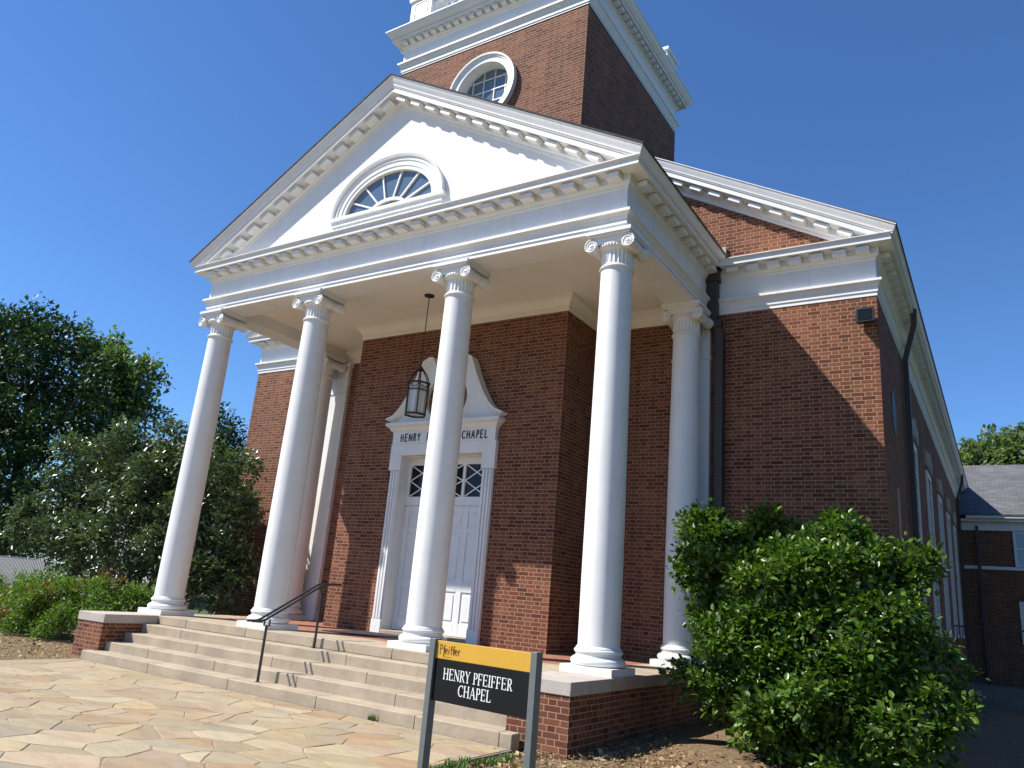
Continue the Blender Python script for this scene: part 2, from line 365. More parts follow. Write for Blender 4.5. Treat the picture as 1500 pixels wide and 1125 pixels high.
def patio():
    polys = []; R = random.Random(21)
    def area(p): return 0.5*abs(sum(p[i][0]*p[(i+1)%len(p)][1]-p[(i+1)%len(p)][0]*p[i][1] for i in range(len(p))))
    def cut(p, c, nrm):
        A, B = [], []
        for i in range(len(p)):
            a, b = p[i], p[(i+1)%len(p)]
            da = (a[0]-c[0])*nrm[0]+(a[1]-c[1])*nrm[1]; db = (b[0]-c[0])*nrm[0]+(b[1]-c[1])*nrm[1]
            (A if da >= 0 else B).append(a)
            if (da >= 0) != (db >= 0):
                t = da/(da-db); q = (a[0]+(b[0]-a[0])*t, a[1]+(b[1]-a[1])*t); A.append(q); B.append(q)
        return A, B
    def rec(p, d):
        a = area(p); lim = R.choice([0.10, 0.2, 0.32, 0.42, 0.5, 0.7])
        xs = [q[0] for q in p]; ys = [q[1] for q in p]; w_, h_ = max(xs)-min(xs), max(ys)-min(ys)
        if a < lim and max(w_, h_) < 1.5: polys.append(p); return
        cx = sum(xs)/len(p) + R.uniform(-.14, .14)*w_; cy = sum(ys)/len(p) + R.uniform(-.14, .14)*h_
        ang = R.gauss(0, 0.36) + (0 if w_ > h_*1.0 else math.pi/2) + 0.12
        A, B = cut(p, (cx, cy), (math.cos(ang), math.sin(ang)))
        if len(A) < 3 or len(B) < 3: polys.append(p); return
        rec(A, d+1); rec(B, d+1)
    X0, X1, Y0, Y1 = -4.30, 4.37, -14.0, -1.68
    ca, sa = math.cos(0.25), math.sin(0.25)
    def warp(x, y): return ((x*ca+y*sa)/1.5, -x*sa+y*ca)
    seeds = []
    while len(seeds) < 640:
        q = (R.uniform(X0-.4, X1+.4), R.uniform(Y0-.4, Y1+.4)); wq = warp(*q)
        if all((wq[0]-o[2])**2+(wq[1]-o[3])**2 > 0.115**2 for o in seeds): seeds.append((q[0], q[1], wq[0], wq[1]))
    for i, (sx, sy, wx, wy) in enumerate(seeds):
        p = [(X0, Y0), (X1, Y0), (X1, Y1), (X0, Y1)]
        near = sorted(range(len(seeds)), key=lambda j: (seeds[j][2]-wx)**2+(seeds[j][3]-wy)**2)[1:28]
        for j in near:
            # bisector in the warped plane, carried back to the ground plane
            mx, my = (wx+seeds[j][2])/2, (wy+seeds[j][3])/2; nx, ny = wx-seeds[j][2], wy-seeds[j][3]
            gx, gy = nx*ca/1.5-ny*sa, nx*sa/1.5+ny*ca
            cx_, cy_ = mx*1.5*ca-my*sa, mx*1.5*sa+my*ca
            A, B_ = cut(p, (cx_, cy_), (gx, gy)); p = A
            if len(p) < 3: break
        if len(p) >= 3 and area(p) > .004:
            q = [p[k] for k in range(len(p)) if math.hypot(p[k][0]-p[k-1][0], p[k][1]-p[k-1][1]) > .012]
            if len(q) >= 3: polys.append(q)
    cols = [tuple(.72*q+.06*k for q, k in zip(c_, (1.0,.8,.55))) for c_ in [(0.53, 0.42, 0.26), (0.56, 0.46, 0.31), (0.50, 0.37, 0.24), (0.60, 0.52, 0.37), (0.52, 0.36, 0.25), (0.48, 0.41, 0.31), (0.46, 0.27, 0.15), (0.55, 0.43, 0.24), (0.57, 0.42, 0.31), (0.44, 0.39, 0.32), (0.58, 0.47, 0.28)]]
    V, F, C_ = [], [], []
    for p in polys:
        cx = sum(q[0] for q in p)/len(p); cy = sum(q[1] for q in p)/len(p); c = R.choice(cols); v_ = R.uniform(.70, .93); av = (.405, .325, .185); c = tuple((.60*x+.40*y)*v_ for x, y in zip(c, av))
        # subdivide edges and jitter so that the stones are not ruler-cut
        q2 = []
        for i in range(len(p)):
            a, b = p[i], p[(i+1) % len(p)]; L = math.hypot(b[0]-a[0], b[1]-a[1]); k = max(1, int(L/0.18))
            for t in range(k):
                q2.append((a[0]+(b[0]-a[0])*t/k + R.uniform(-.010, .010), a[1]+(b[1]-a[1])*t/k + R.uniform(-.010, .010)))
        k0 = len(V); n = len(q2); dz = R.uniform(-.0015, .0015); tx, ty = R.uniform(-.003, .003), R.uniform(-.003, .003)
        for ring, (ins, zz) in enumerate(((0.006, -0.035), (0.008, -0.003), (0.016, 0.0))):
            for (x, y) in q2:
                d = math.hypot(x-cx, y-cy); s = max(0.2, (d-ins)/d) if d > 0 else 1
                V.append((cx+(x-cx)*s, cy+(y-cy)*s, -0.742+zz+dz+tx*(x-cx)+ty*(y-cy)))
        for r_ in range(2):
            for i in range(n): F.append((k0+r_*n+i, k0+r_*n+(i+1)%n, k0+(r_+1)*n+(i+1)%n, k0+(r_+1)*n+i)); C_.append(c)
        F.append(tuple(range(k0+2*n, k0+3*n))); C_.append(c)
    me = bpy.data.meshes.new("flagstone_patio"); me.from_pydata(V, [], F)
    at = me.attributes.new("stone", 'FLOAT_COLOR', 'FACE')
    at.data.foreach_set("color", np.array([(*c, 1) for c in C_], dtype=np.float32).ravel())
    me.materials.append(M['flag']); o = bpy.data.objects.new("flagstone_patio", me); COL.objects.link(o); tag(o, kind='structure')
    b = MB(); b.box(-4.33, 4.39, -14, -1.67, -0.95, -0.750); tag(b.build("patio_bed", M['mortar']), kind='structure')
patio()

# ------------------------------------------------------------------ the chapel
chapel = empty("chapel"); tag(chapel, "red brick church with white columned portico, pediment and square tower", "church")

# --- brick bodies
def gable_z(x): return 11.0 - 0.56*abs(x)
mb = MB(); mb.prism([(-XM, -1.2), (XM, -1.2), (XM, 7.02), (0, 7.02+0.56*XM), (-XM, 7.02)], 'y', YM, YB)
mb.build("main_wall", M['brick'], chapel, smooth=False)
OC = (0.0, 11.69)   # round tower window
mb = MB()
mb.box(-XV, -1.02, YV, YV+0.4, -0.02, 9.5); mb.box(1.02, XV, YV, YV+0.4, -0.02, 9.5); mb.box(-1.02, 1.02, YV, YV+0.4, 3.4, 9.5)
holed(mb, [(-XV, 9.5), (XV, 9.5), (XV, 13.0), (-XV, 13.0)], ell(0.735, 0.735, OC[1])[:-1], OC, YV, 0.4)
mb.box(-XV, XV, YV+0.4, YV+5.1, -0.02, 13.0)
# returns of the plate above the door block
mb.add([(-XV,YV,9.5),(-XV,YV+0.4,9.5),(-XV,YV+0.4,13.0),(-XV,YV,13.0)], [(0,1,2,3)]); mb.add([(XV,YV,9.5),(XV,YV+0.4,9.5),(XV,YV+0.4,13.0),(XV,YV,13.0)], [(0,1,2,3)])
mb.build("tower_wall", M['brick'], chapel, smooth=False)

# --- entablatures
def entab(mb, path, closed=False, inner=-0.02, z0=0.0, k=1.0, top=True):
    pr = [(0,6.11),(0,6.178),(.016,6.181),(.016,6.262),(.026,6.266),(.034,6.30),(.062,6.335),(.085,6.345),(.085,6.388),(.03,6.398),(.012,6.405),(.0,6.42),
          (0,6.755),(.012,6.765),(.02,6.79),(.02,6.80),(.045,6.822),(.06,6.845),(.06,6.85),(.06,6.951),(.275,6.951),(.275,7.035),(.288,7.038),(.298,7.055),(.315,7.062),(.315,7.075),(.0,7.10)]
    pr = [(e*k, ZA+(z-ZA)*k+z0) for e, z in pr]
    pr = [(inner, pr[0][1])] + pr + [(inner, pr[-1][1])]
    sweep_h(mb, path, pr, closed)
def dentils(mb, a, b, nrm, pitch, wd, z0, z1, e0, e1, off=0.5):
    a, b, nrm = Vector(a), Vector(b), Vector(nrm); L = (b-a).length; d = (b-a).normalized(); n = max(1, int(round(L/pitch))); p = L/n
    for i in range(n):
        c = a + d*(p*(i+off)); lo = c - d*wd/2 + nrm*e0; hi = c + d*wd/2 + nrm*e1
        mb.box(min(lo.x,hi.x), max(lo.x,hi.x), min(lo.y,hi.y), max(lo.y,hi.y), z0, z1)
# portico
mb = MB(); entab(mb, [(-XA, YM+0.01), (-XA, YA), (XA, YA), (XA, YM+0.01)], inner=-0.53)
DZ0, DZ1 = 6.853, 6.935
dentils(mb, (-XA-.02, YA), (XA+.02, YA), (0,-1), 0.374, 0.215, DZ0, DZ1, 0.05, 0.215)
dentils(mb, (XA, YA+0.1), (XA, YM-0.15), (1,0), 0.374, 0.215, DZ0, DZ1, 0.05, 0.215)
dentils(mb, (-XA, YA+0.1), (-XA, YM-0.15), (-1,0), 0.374, 0.215, DZ0, DZ1, 0.05, 0.215)
mb.build("portico_entablature", M['white'], chapel, sharp=25)
# main building
mb = MB()
q = .012; entab(mb, [(XA+0.0, YM-q), (XM+q, YM-q), (XM+q, YB)]); entab(mb, [(-XM-q, YB), (-XM-q, YM-q), (-XA, YM-q)])
dentils(mb, (XA+.3, YM), (XM+.02, YM), (0,-1), 0.374, 0.215, DZ0, DZ1, 0.05, 0.215)
dentils(mb, (-XM-.02, YM), (-XA-.3, YM), (0,-1), 0.374, 0.215, DZ0, DZ1, 0.05, 0.215)
dentils(mb, (XM, YM+0.1), (XM, YB), (1,0), 0.374, 0.215, DZ0, DZ1, 0.05, 0.215)
dentils(mb, (-XM, YM+0.1), (-XM, YB), (-1,0), 0.374, 0.215, DZ0, DZ1, 0.05, 0.215)
mb.build("main_entablature", M['white'], chapel, sharp=25)

# --- raking cornices (profile e outward, n perpendicular to the slope)
RAKE = [(.367,0),(.367,-.014),(.352,-.022),(.343,-.05),(.330,-.085),(.312,-.115),(.306,-.135),(.306,-.150),(.296,-.152),(.290,-.175),(.272,-.182),(.272,-.262),
        (.057,-.262),(.057,-.365),(.042,-.372),(.018,-.40),(.018,-.41),(.01,-.43),(-.003,-.455),(-.05,-.455),(-.05,-.03),(-.05,0)]
def rake(mb, xa, ya, apex, sl, xin=0.0, z_cut=7.09):
    th = math.atan(sl); cs = math.cos(th)
    for sgn in (-1, 1):
        A, B = [], []
        for e, n in RAKE:
            nz = n/cs
            xe = xa + max(e, -.02); xc = (apex + nz - z_cut)/sl
            if n < -0.155: xe = min(xe, xc)
            A.append((sgn*xe, ya-e, apex - sl*xe + nz)); B.append((sgn*xin, ya-e, apex - sl*xin + nz))
        if xin > 0: mb.loft([A, B] if sgn < 0 else [B, A])
        elif sgn < 0: first_ = A
        else: mb.loft([first_, B, A])
        # dentils
        x = xin + 0.19 + 0.158
        up = Vector((sgn*math.sin(th), 0, cs)); al = Vector((sgn*cs, 0, -math.sin(th)))
        while x < xa + 0.04:
            z = apex - sl*x
            c = Vector((sgn*x, ya-0.135, z)) - up*0.317
            if c.z - 0.12 > z_cut: mb.obox(c, al, (0,1,0), up, 0.122, 0.082, 0.040)
            x += 0.374
def side_sima(mb, xa, y0, y1, apex, sl):
    cs = math.cos(math.atan(sl)); 
    for sgn in (-1, 1):
        pts = [(e, n) for e, n in RAKE if n >= -0.155 and e > 0]
        pts += [(.05, pts[-1][1]), (.05, 0.0)]
        r0 = [(sgn*(xa+e), y0(e), apex - sl*(xa+max(e,.2)) + n/cs) for e, n in pts]; r1 = [(sgn*(xa+e), y1, apex - sl*(xa+max(e,.2)) + n/cs) for e, n in pts]
        mb.loft([r0, r1])
mb = MB(); rake(mb, XA, YA, APEX, SL); side_sima(mb, XA, lambda e: YA-e, YM-.2, APEX, SL)
mb.build("pediment_cornice", M['white'], chapel, sharp=25)
MAPEX, MSL = 11.64, 0.56
mb = MB(); rake(mb, XM+.012, YM-.012, MAPEX, MSL, xin=XV-0.05); side_sima(mb, XM, lambda e: YM-e, YB, MAPEX, MSL)
mb.build("gable_cornice", M['white'], chapel, sharp=25)

# --- roofs
mb = MB()
for sg in (-1, 1):
    xe = XA+0.385; y0 = YA-0.382
    mb.add([(sg*xe,y0,APEX-SL*xe+.004),(0,y0,APEX+.004),(0,YM,APEX+.004),(sg*xe,YM,APEX-SL*xe+.004),
            (sg*xe,y0,APEX-SL*xe+.034),(0,y0,APEX+.034),(0,YM,APEX+.034),(sg*xe,YM,APEX-SL*xe+.034)], [(0,1,2,3),(4,5,6,7),(0,1,5,4),(3,2,6,7),(0,3,7,4)])
mb.build("portico_roof", M['shingle'], chapel, smooth=False)
mb = MB()
for sg in (-1, 1):
    xe = XM+0.385; y0 = YM-0.382
    mb.add([(sg*xe,y0,MAPEX-MSL*xe+.004),(sg*0,y0+.5,MAPEX+.004),(0,YB,MAPEX+.004),(sg*xe,YB,MAPEX-MSL*xe+.004),
            (sg*xe,y0,MAPEX-MSL*xe+.036),(sg*0,y0+.5,MAPEX+.036),(0,YB,MAPEX+.036),(sg*xe,YB,MAPEX-MSL*xe+.036)], [(0,1,2,3),(4,5,6,7),(0,1,5,4),(3,2,6,7),(0,3,7,4)])
mb.build("main_roof", M['shingle'], chapel, smooth=False)

# --- tympanum with lunette
LZ = 7.50
tri = [(-4.6, 7.085), (4.6, 7.085), (0, 7.085+4.6*SL)]
tri = [(-4.6, 7.085), (4.6, 7.085), (4.6, APEX-.42-SL*4.6), (0, APEX-.42), (-4.6, APEX-.42-SL*4.6)]
mb = MB(); inn = ell(1.07, 0.77, LZ, 0, 180, 40)
holed(mb, tri, inn, (0, LZ+.2), YA+.002, 0.35, 80); mb.build("tympanum", M['stucco'], chapel, smooth=False)
lun = MB()
def arch_band(mb, prof, a, b, cz, a0, a1, n, y):
    """prof: (r offset outward, e toward viewer) closed; swept round an ellipse"""
    rings = []
    for i in range(n+1):
        t = rad(a0+(a1-a0)*i/n); rings.append([((a+r)*math.cos(t), y-e, cz+(b+r)*math.sin(t)) for r, e in prof])
    full = abs(a1-a0) >= 359.9
    if full: rings[-1] = rings[0]
    mb.loft(rings, True, not full)
arch_band(lun, [(-.02,-.06),(-.02,.02),(.05,.022),(.055,.035),(.14,.04),(.15,.055),(.21,.06),(.22,.085),(.27,.10),(.27,.0),(0.02,-.06)], 1.07, 0.77, LZ, 0, 180, 48, YA)
lun_o = lun.build("lunette_window", M['white'], chapel, sharp=25)
mb = MB()
for (z0, z1, e, hw) in ((7.25, 7.33, .035, 1.31), (7.331, 7.43, .06, 1.33), (7.431, 7.50, .10, 1.38)): mb.box(-hw, hw, YA-e, YA+.1, z0, z1)
mb.build("window_sill", M['white'], lun_o, bevel=.006)
mb = MB(); mb.prism(ell(1.08, 0.78, LZ-.003, 0, 180, 40), 'y', YA+.055, YA+.08); mb.build("window_glass", M['glass'], lun_o, smooth=False)
mb = MB()
for k in range(1, 7):
    t = rad(180*k/7); a = Vector((.42*math.cos(t), 0, .20*math.sin(t))); b = Vector((1.08*math.cos(t), 0, .78*math.sin(t)))
    c = (a+b)/2 + Vector((0, YA+.045, LZ)); d = (b-a); mb.obox(c, d.normalized(), (0,1,0), d.normalized().cross(Vector((0,1,0))), d.length/2, .022, .015)
arch_band(mb, [(-.03,.0),(-.03,.05),(.03,.05),(.03,.0)], .41, .19, LZ, 0, 180, 24, YA+.065)
mb.box(-1.03, 1.03, YA+.02, YA+.054, LZ-.01, LZ+.03)
mb.build("muntins", M['white'], lun_o)

# --- portico ceiling and crown
mb = MB(); mb.box(-XA+.5, XA-.5, YA+.5, YM-.005, 6.36, 6.42); mb.build("portico_ceiling", M['ceiling'], chapel, smooth=False)
CR = [(0.0,6.05),(.02,6.05),(.02,6.16),(.035,6.165),(.05,6.20),(.085,6.25),(.12,6.275),(.12,6.30),(.13,6.305),(.13,6.358),(0,6.358)]
mb = MB(); sweep_h(mb, [(-XA+.52, YM-.001), (-XV, YM-.001), (-XV, YV), (XV, YV), (XV, YM-.001), (XA-.52, YM-.001)], CR)
mb.build("ceiling_moulding", M['ceiling'], chapel, sharp=25)

# --- tower entablature, balustrade
mb = MB(); TP = [(-XV, YV), (XV, YV), (XV, YV+5.1), (-XV, YV+5.1)]
pr_k = 1.11
tz = 12.961-ZA
prT = [(0,0),(0,.085),(.018,.088),(.018,.18),(.028,.185),(.04,.22),(.075,.27),(.095,.28),(.095,.325),(.02,.34),(0,.36),(0,.70),(.02,.72),(.03,.76),(.065,.785),(.065,.79),(.065,.89),(.23,.89),(.23,.96),(.25,.965),(.275,.99),(.31,1.03),(.345,1.075),(.36,1.12),(.375,1.125),(.375,1.15),(0,1.18)]
prT = [(-.02, 12.961)] + [(e, 12.961+z) for e, z in prT] + [(-.02, 12.961+1.18)]
sweep_h(mb, TP, prT, True)
for a, b, nn in (((-XV,YV),(XV,YV),(0,-1)), ((XV,YV),(XV,YV+5.1),(1,0)), ((XV,YV+5.1),(-XV,YV+5.1),(0,1)), ((-XV,YV+5.1),(-XV,YV),(-1,0))):
    dentils(mb, a, b, nn, 0.227, 0.125, 12.961+.80, 12.961+.878, .05, .185)
mb.box(-XV+.02, XV-.02, YV+.02, YV+5.08, 13.6, 14.15)
mb.build("tower_cornice", M['white'], chapel, sharp=25)
bal = MB(); bal.box(-XV+.1, XV-.1, YV+.12, YV+.30, 14.141, 14.24); bal.box(-XV+.1, XV-.1, YV+4.8, YV+4.98, 14.141, 14.24)
bal.box(-XV+.12, -XV+.30, YV+.30, YV+4.8, 14.141, 14.239); bal.box(XV-.30, XV-.12, YV+.30, YV+4.8, 14.141, 14.239)
bal.box(-XV+.1, XV-.1, YV+.10, YV+.32, 14.98, 15.08); bal.box(-XV+.1, XV-.1, YV+4.78, YV+5.0, 14.98, 15.08)
bal.box(-XV+.10, -XV+.32, YV+.32, YV+4.78, 14.98, 15.079); bal.box(XV-.32, XV-.10, YV+.32, YV+4.78, 14.98, 15.079)
bal_o = bal.build("tower_balustrade", M['white'], chapel, bevel=.008)
pm = MB()
pm.box(-.33,.33,-.33,.33,0,1.0); pm.box(-.36,.36,-.36,.36,0,.12); pm.box(-.38,.38,-.38,.38,1.0,1.09)
for s_ in (-1, 1):
    for lo, hi in ((-.22, -.19), (.19, .22)):
        pm.box(lo, hi, s_*.335-.01, s_*.335+.01, .2, .92); pm.box(s_*.335-.01, s_*.335+.01, lo, hi, .2, .92)
    for zz in (.2, .89):
        pm.box(-.19, .19, s_*.335-.01, s_*.335+.01, zz, zz+.03); pm.box(s_*.335-.01, s_*.335+.01, -.19, .19, zz, zz+.03)
bl = MB(); bl.lathe([(.05,.0),(.05,.06),(.03,.08),(.03,.10),(.055,.18),(.062,.26),(.045,.40),(.028,.55),(.028,.58),(.045,.62),(.045,.745)], n=12)
P0 = None
for sx in (-1, 1):
    for yy in (YV+.34, YV+4.76):
        if P0 is None: P0 = pm.build("balustrade_post", M['white'], bal_o, loc=(sx*(XV-.34), yy, 14.141), bevel=.006); o = P0
        else:
            o = P0.copy(); COL.objects.link(o); o.location = (sx*(XV-.34), yy, 14.141)
B0 = None
spots = []
for k in range(16):
    t = -1.6+3.2*k/15
    spots += [(t, YV+.21), (XV-.21, YV+2.55+t), (-XV+.21, YV+2.55+t)]
for (x, y) in spots:
    if B0 is None: B0 = bl.build("baluster", M['white'], bal_o, loc=(x, y, 14.238))
    else:
        o = B0.copy(); COL.objects.link(o); o.location = (x, y, 14.238)

# --- round window of the tower
ow = MB(); arch_band(ow, [(-.02,-.30),(-.02,.05),(.02,.055),(.09,.06),(.10,.08),(.13,.085),(.14,.11),(.18,.115),(.185,.0),(0.0,-.02)], .72, .72, OC[1], 0, 360, 64, YV)
ow_o = ow.build("round_window", M['white'], chapel, sharp=25)
mb = MB(); mb.prism(ell(.735, .735, OC[1])[:-1], 'y', YV+.24, YV+.27); mb.build("window_glass", M['glass'], ow_o, smooth=False)
mb = MB()
for k in (-.45, -.15, .15, .45):
    hh = math.sqrt(.72**2-k*k); mb.box(k-.010, k+.010, YV+.215, YV+.238, OC[1]-hh, OC[1]+hh); mb.box(-hh, hh, YV+.213, YV+.236, OC[1]+k-.010, OC[1]+k+.010)
mb.build("muntins", M['white'], ow_o)

# --- columns
def column_parts():
    sh = MB(); H = 5.55
    prof = [(.272+.0*0, .33)]
    for i in range(1, 13):
        t = i/12; r = .272 - .040*max(0, t-.15)**1.25/.85**1.25; prof.append((r, .33+(H-.33)*t))
    prof += [(.236,5.552),(.255,5.56),(.262,5.575),(.255,5.592),(.236,5.60),(.232,5.62)]
    sh.lathe([(.295,.300),(.290,.315)]+prof, n=48)
    ba = MB(); ba.box(-.36,.36,-.36,.36,0,.094)
    tor = lambda r, z, h: [(r+ (h/2)*math.cos(a), z + (h/2)*math.sin(a)) for a in [rad(-90+180*i/8) for i in range(9)]]
    ba.lathe([(.30,.0941)]+tor(.305,.145,.10)+[(.315,.20),(.295,.205),(.288,.222),(.293,.238),(.302,.242)]+tor(.288,.270,.052)+[(.29,.30)], n=48)
    cp = MB()
    # fluted neck
    rings = []
    N = 24*6
    for z, rr, dep in ((5.615,.228,.0),(5.63,.230,.010),(5.65,.231,.016),(5.80,.233,.016),(5.83,.234,.008),(5.845,.235,0)):
        rg = []
        for i in range(N):
            a = 2*math.pi*i/N; f = (i % 6)/6.0; d = dep*math.sin(math.pi*f) if f > 0 else -dep*0.15
            rg.append(((rr-d)*math.cos(a), (rr-d)*math.sin(a), z))
        rings.append(rg)
    cp.loft(rings)
    cp.lathe([(.235,5.84),(.255,5.855),(.285,5.89),(.295,5.915),(.285,5.93),(.20,5.935)], n=40)
    for i in range(14):   # egg and dart, front and back
        for s_ in (-1, 1):
            a = rad(-62 + 124*i/13); x, y = .282*math.sin(a), -s_*.282*math.cos(a)
            cp.lathe([(.004,-.03),(.017,-.018),(.021,0),(.017,.018),(.004,.03)], (x, y, 5.893), 8)
    cp.box(-.27,.27,-.285,.285,5.925,6.02)
    for sx in (-1, 1):
        cx = sx*.292; cz = 5.895
        pf = [(.0995,-.30),(.0995,-.265),(.092,-.22),(.078,-.12),(.070,-.04),(.078,-.02),(.078,.02),(.070,.04),(.078,.12),(.092,.22),(.0995,.265),(.0995,.30)]
        cp.lathe(pf, (cx, 0, cz), 24, 'y')
        for sy in (-1, 1):
            pts = []
            for i in range(46):
                t = i/45; a = rad(90) - sx*t*2*math.pi*2.35; r = .094*(1-t)**1.0 + .014
                pts.append((cx + r*math.cos(a), sy*.302, cz + r*math.sin(a)))
            cp.tube(pts, .0135, 6, .007); cp.lathe([(.024,0),(.024,.012*sy),(.012,.018*sy)], (cx, sy*.30, cz), 12, 'y')
    cp.box(-.33,.33,-.33,.33,6.02,6.055); cp.box(-.352,.352,-.352,.352,6.0555,6.109)
    return sh, ba, cp
sh, ba, cp = column_parts()
first = None
for (x, y, lb) in [(-1.687,0,None),(1.687,0,None),(-4.557,0,None),(4.557,0,None),(-4.557,2.98,None),(4.557,2.98,None)]:
    if first is None:
        c0 = sh.build("column", M['column_paint'], chapel, loc=(x,y,0)); b0 = ba.build("column_base", M['column_paint'], c0, sharp=40); k0 = cp.build("capital", M['column_paint'], c0, sharp=35)
        first = (c0, b0, k0)
    else:
        c1 = c0.copy(); COL.objects.link(c1); c1.location = (x,y,0)
        for q in (b0, k0):
            q1 = q.copy(); COL.objects.link(q1); q1.parent = c1
for sg in (-1, 1):   # wall pilasters
    p = MB(); x0, x1 = (4.16, 4.86) if sg > 0 else (-4.86, -4.11)
    p.box(x0, x1, 3.375, YM+.05, 0.20, 5.62); p.box(x0-.05, x1+.05, 3.33, YM+.05, -0.02, .12); p.box(x0-.025, x1+.025, 3.35, YM+.05, .12, .20)
    p.box(x0-.02, x1+.02, 3.355, YM+.05, 5.26, 5.30)
    for i in range(9):
        xx = x0+.05+(x1-x0-.1)*i/8; p.box(xx-.02, xx+.02, 3.352, 3.376, 5.66, 5.86)
    p.box(x0, x1, 3.37, YM+.05, 5.62, 5.95); p.box(x0-.04, x1+.04, 3.33, YM+.05, 5.95, 6.045)
    p.build("pilaster", M['column_paint'], chapel, bevel=.006)

# --- floor, cheeks, steps
XQ, XI = 4.946, 4.144
mb = MB(); mb.box(-XQ+.03, XQ-.03, -.42, YM, -1.1, -.151); mb.build("portico_foundation", M['brick'], chapel, smooth=False)
mb = MB(); xs = [-XQ, -3.3, -1.7, -.1, 1.5, 3.1, XQ]
for a, b in zip(xs[:-1], xs[1:]): mb.box(a+.0025, b-.0025, -.43, .52, -.149, 0)
mb.box(-XQ, -4.05, .5225, YM-.01, -.149, 0); mb.box(4.05, XQ, .5225, YM-.01, -.149, 0)
mb.build("portico_kerb", M['stone'], chapel, bevel=.01)
mb = MB()
yy = .524; r_ = 0
while yy < YM-.2:
    xx = -4.045 + (0.15 if r_ % 2 else 0)
    while xx < 4.04:
        x1 = min(xx+.296, 4.045); mb.box(xx, x1, yy, yy+.146, -.05, -.002); xx = x1+.006
    yy += .152; r_ += 1
mb.build("portico_floor", M['terracotta'], chapel, smooth=False)
mb = MB(); mb.box(-4.05, 4.05, .524, YM-.01, -.1, -.012); mb.build("floor_bed", M['mortar'], chapel, smooth=False)
fr = [-1.655, -1.325, -1.015, -.712]
tops = [-.596, -.447, -.298, -.149]
jo = [[-4.25,-2.35,-.42,1.35,3.0,4.20,4.365],[-4.143,-2.9,-1.2,.6,2.4,4.143],[-4.143,-2.1,-.3,1.6,3.2,4.143],[-4.143,-3.0,-.9,.9,2.7,4.143]]
for i in range(4):
    mb = MB()
    for a, b in zip(jo[i][:-1], jo[i][1:]):
        yb = (-1.49 if i == 0 else fr[i]+.42)
        if i == 0:
            lo, hi = max(a, -4.143), min(b, 4.143)
            mb.box(a+.0025, b-.0025, fr[i], -1.48, -1.0, tops[i])
            if hi > lo: mb.box(lo+.0025, hi-.0025, -1.4795, -1.2, -1.0, tops[i]-.001)
        else: mb.box(a+.002, b-.002, fr[i], fr[i+1]+.03 if i < 3 else -.425, -1.0, tops[i])
    mb.build("step", M['stone'], chapel, bevel=.012)
for sg in (-1, 1):
    mb = MB(); a, b = (XI+.0, XQ-.012); 
    x0, x1 = (a, b) if sg > 0 else (-b, -a)
    mb.box(x0, x1, -1.442, -.4215, -1.1, -.150); cw = mb.build("cheek_wall", M['brick'], chapel, smooth=False)
    mb = MB(); x0, x1 = (XI-.02, XQ) if sg > 0 else (-XQ, -XI+.02)
    mb.box(x0, x1, -1.456, -.4325, -.149, -.001); mb.build("cap_slab", M['capstone'], cw, bevel=.008)

# --- door surround
YD = YV
ds = MB()
for sg in (-1, 1):   # fluted jambs
    x0, x1 = (1.0, 1.24) if sg > 0 else (-1.24, -1.0)
    ds.box(x0, x1, YD-.06, YD+.02, 0.25, 3.1); ds.box(x0-.0, x1+.0, YD-.085, YD+.02, 0.0, 0.25)
    for i in range(3):
        xx = x0+.05+(x1-x0-.1)*i/2; ds.box(xx-.022, xx+.022, YD-.085, YD-.05, .26, 3.09)
    x2, x3 = (.98, 1.275) if sg > 0 else (-1.275, -.98)
    ds.box(x2, x3, YD-.088, YD+.02, 3.101, 3.4)
ds.box(-1.275, 1.275, YD-.089, YD+.02, 3.4005, 3.63)
ds.box(-1.25, 1.25, YD-.10, YD+.02, 3.6305, 3.87)
sweep_h(ds, [(-1.25, YD+.02), (-1.25, YD-.10), (1.25, YD-.10), (1.25, YD+.02)], [(-.1,3.86),(0.0,3.86),(.02,3.885),(.05,3.91),(.065,3.95),(.11,3.98),(.13,3.985),(.13,4.05),(-.1,4.06)])
ds_o = ds.build("door_surround", M['white'], chapel, bevel=.004, sharp=25)
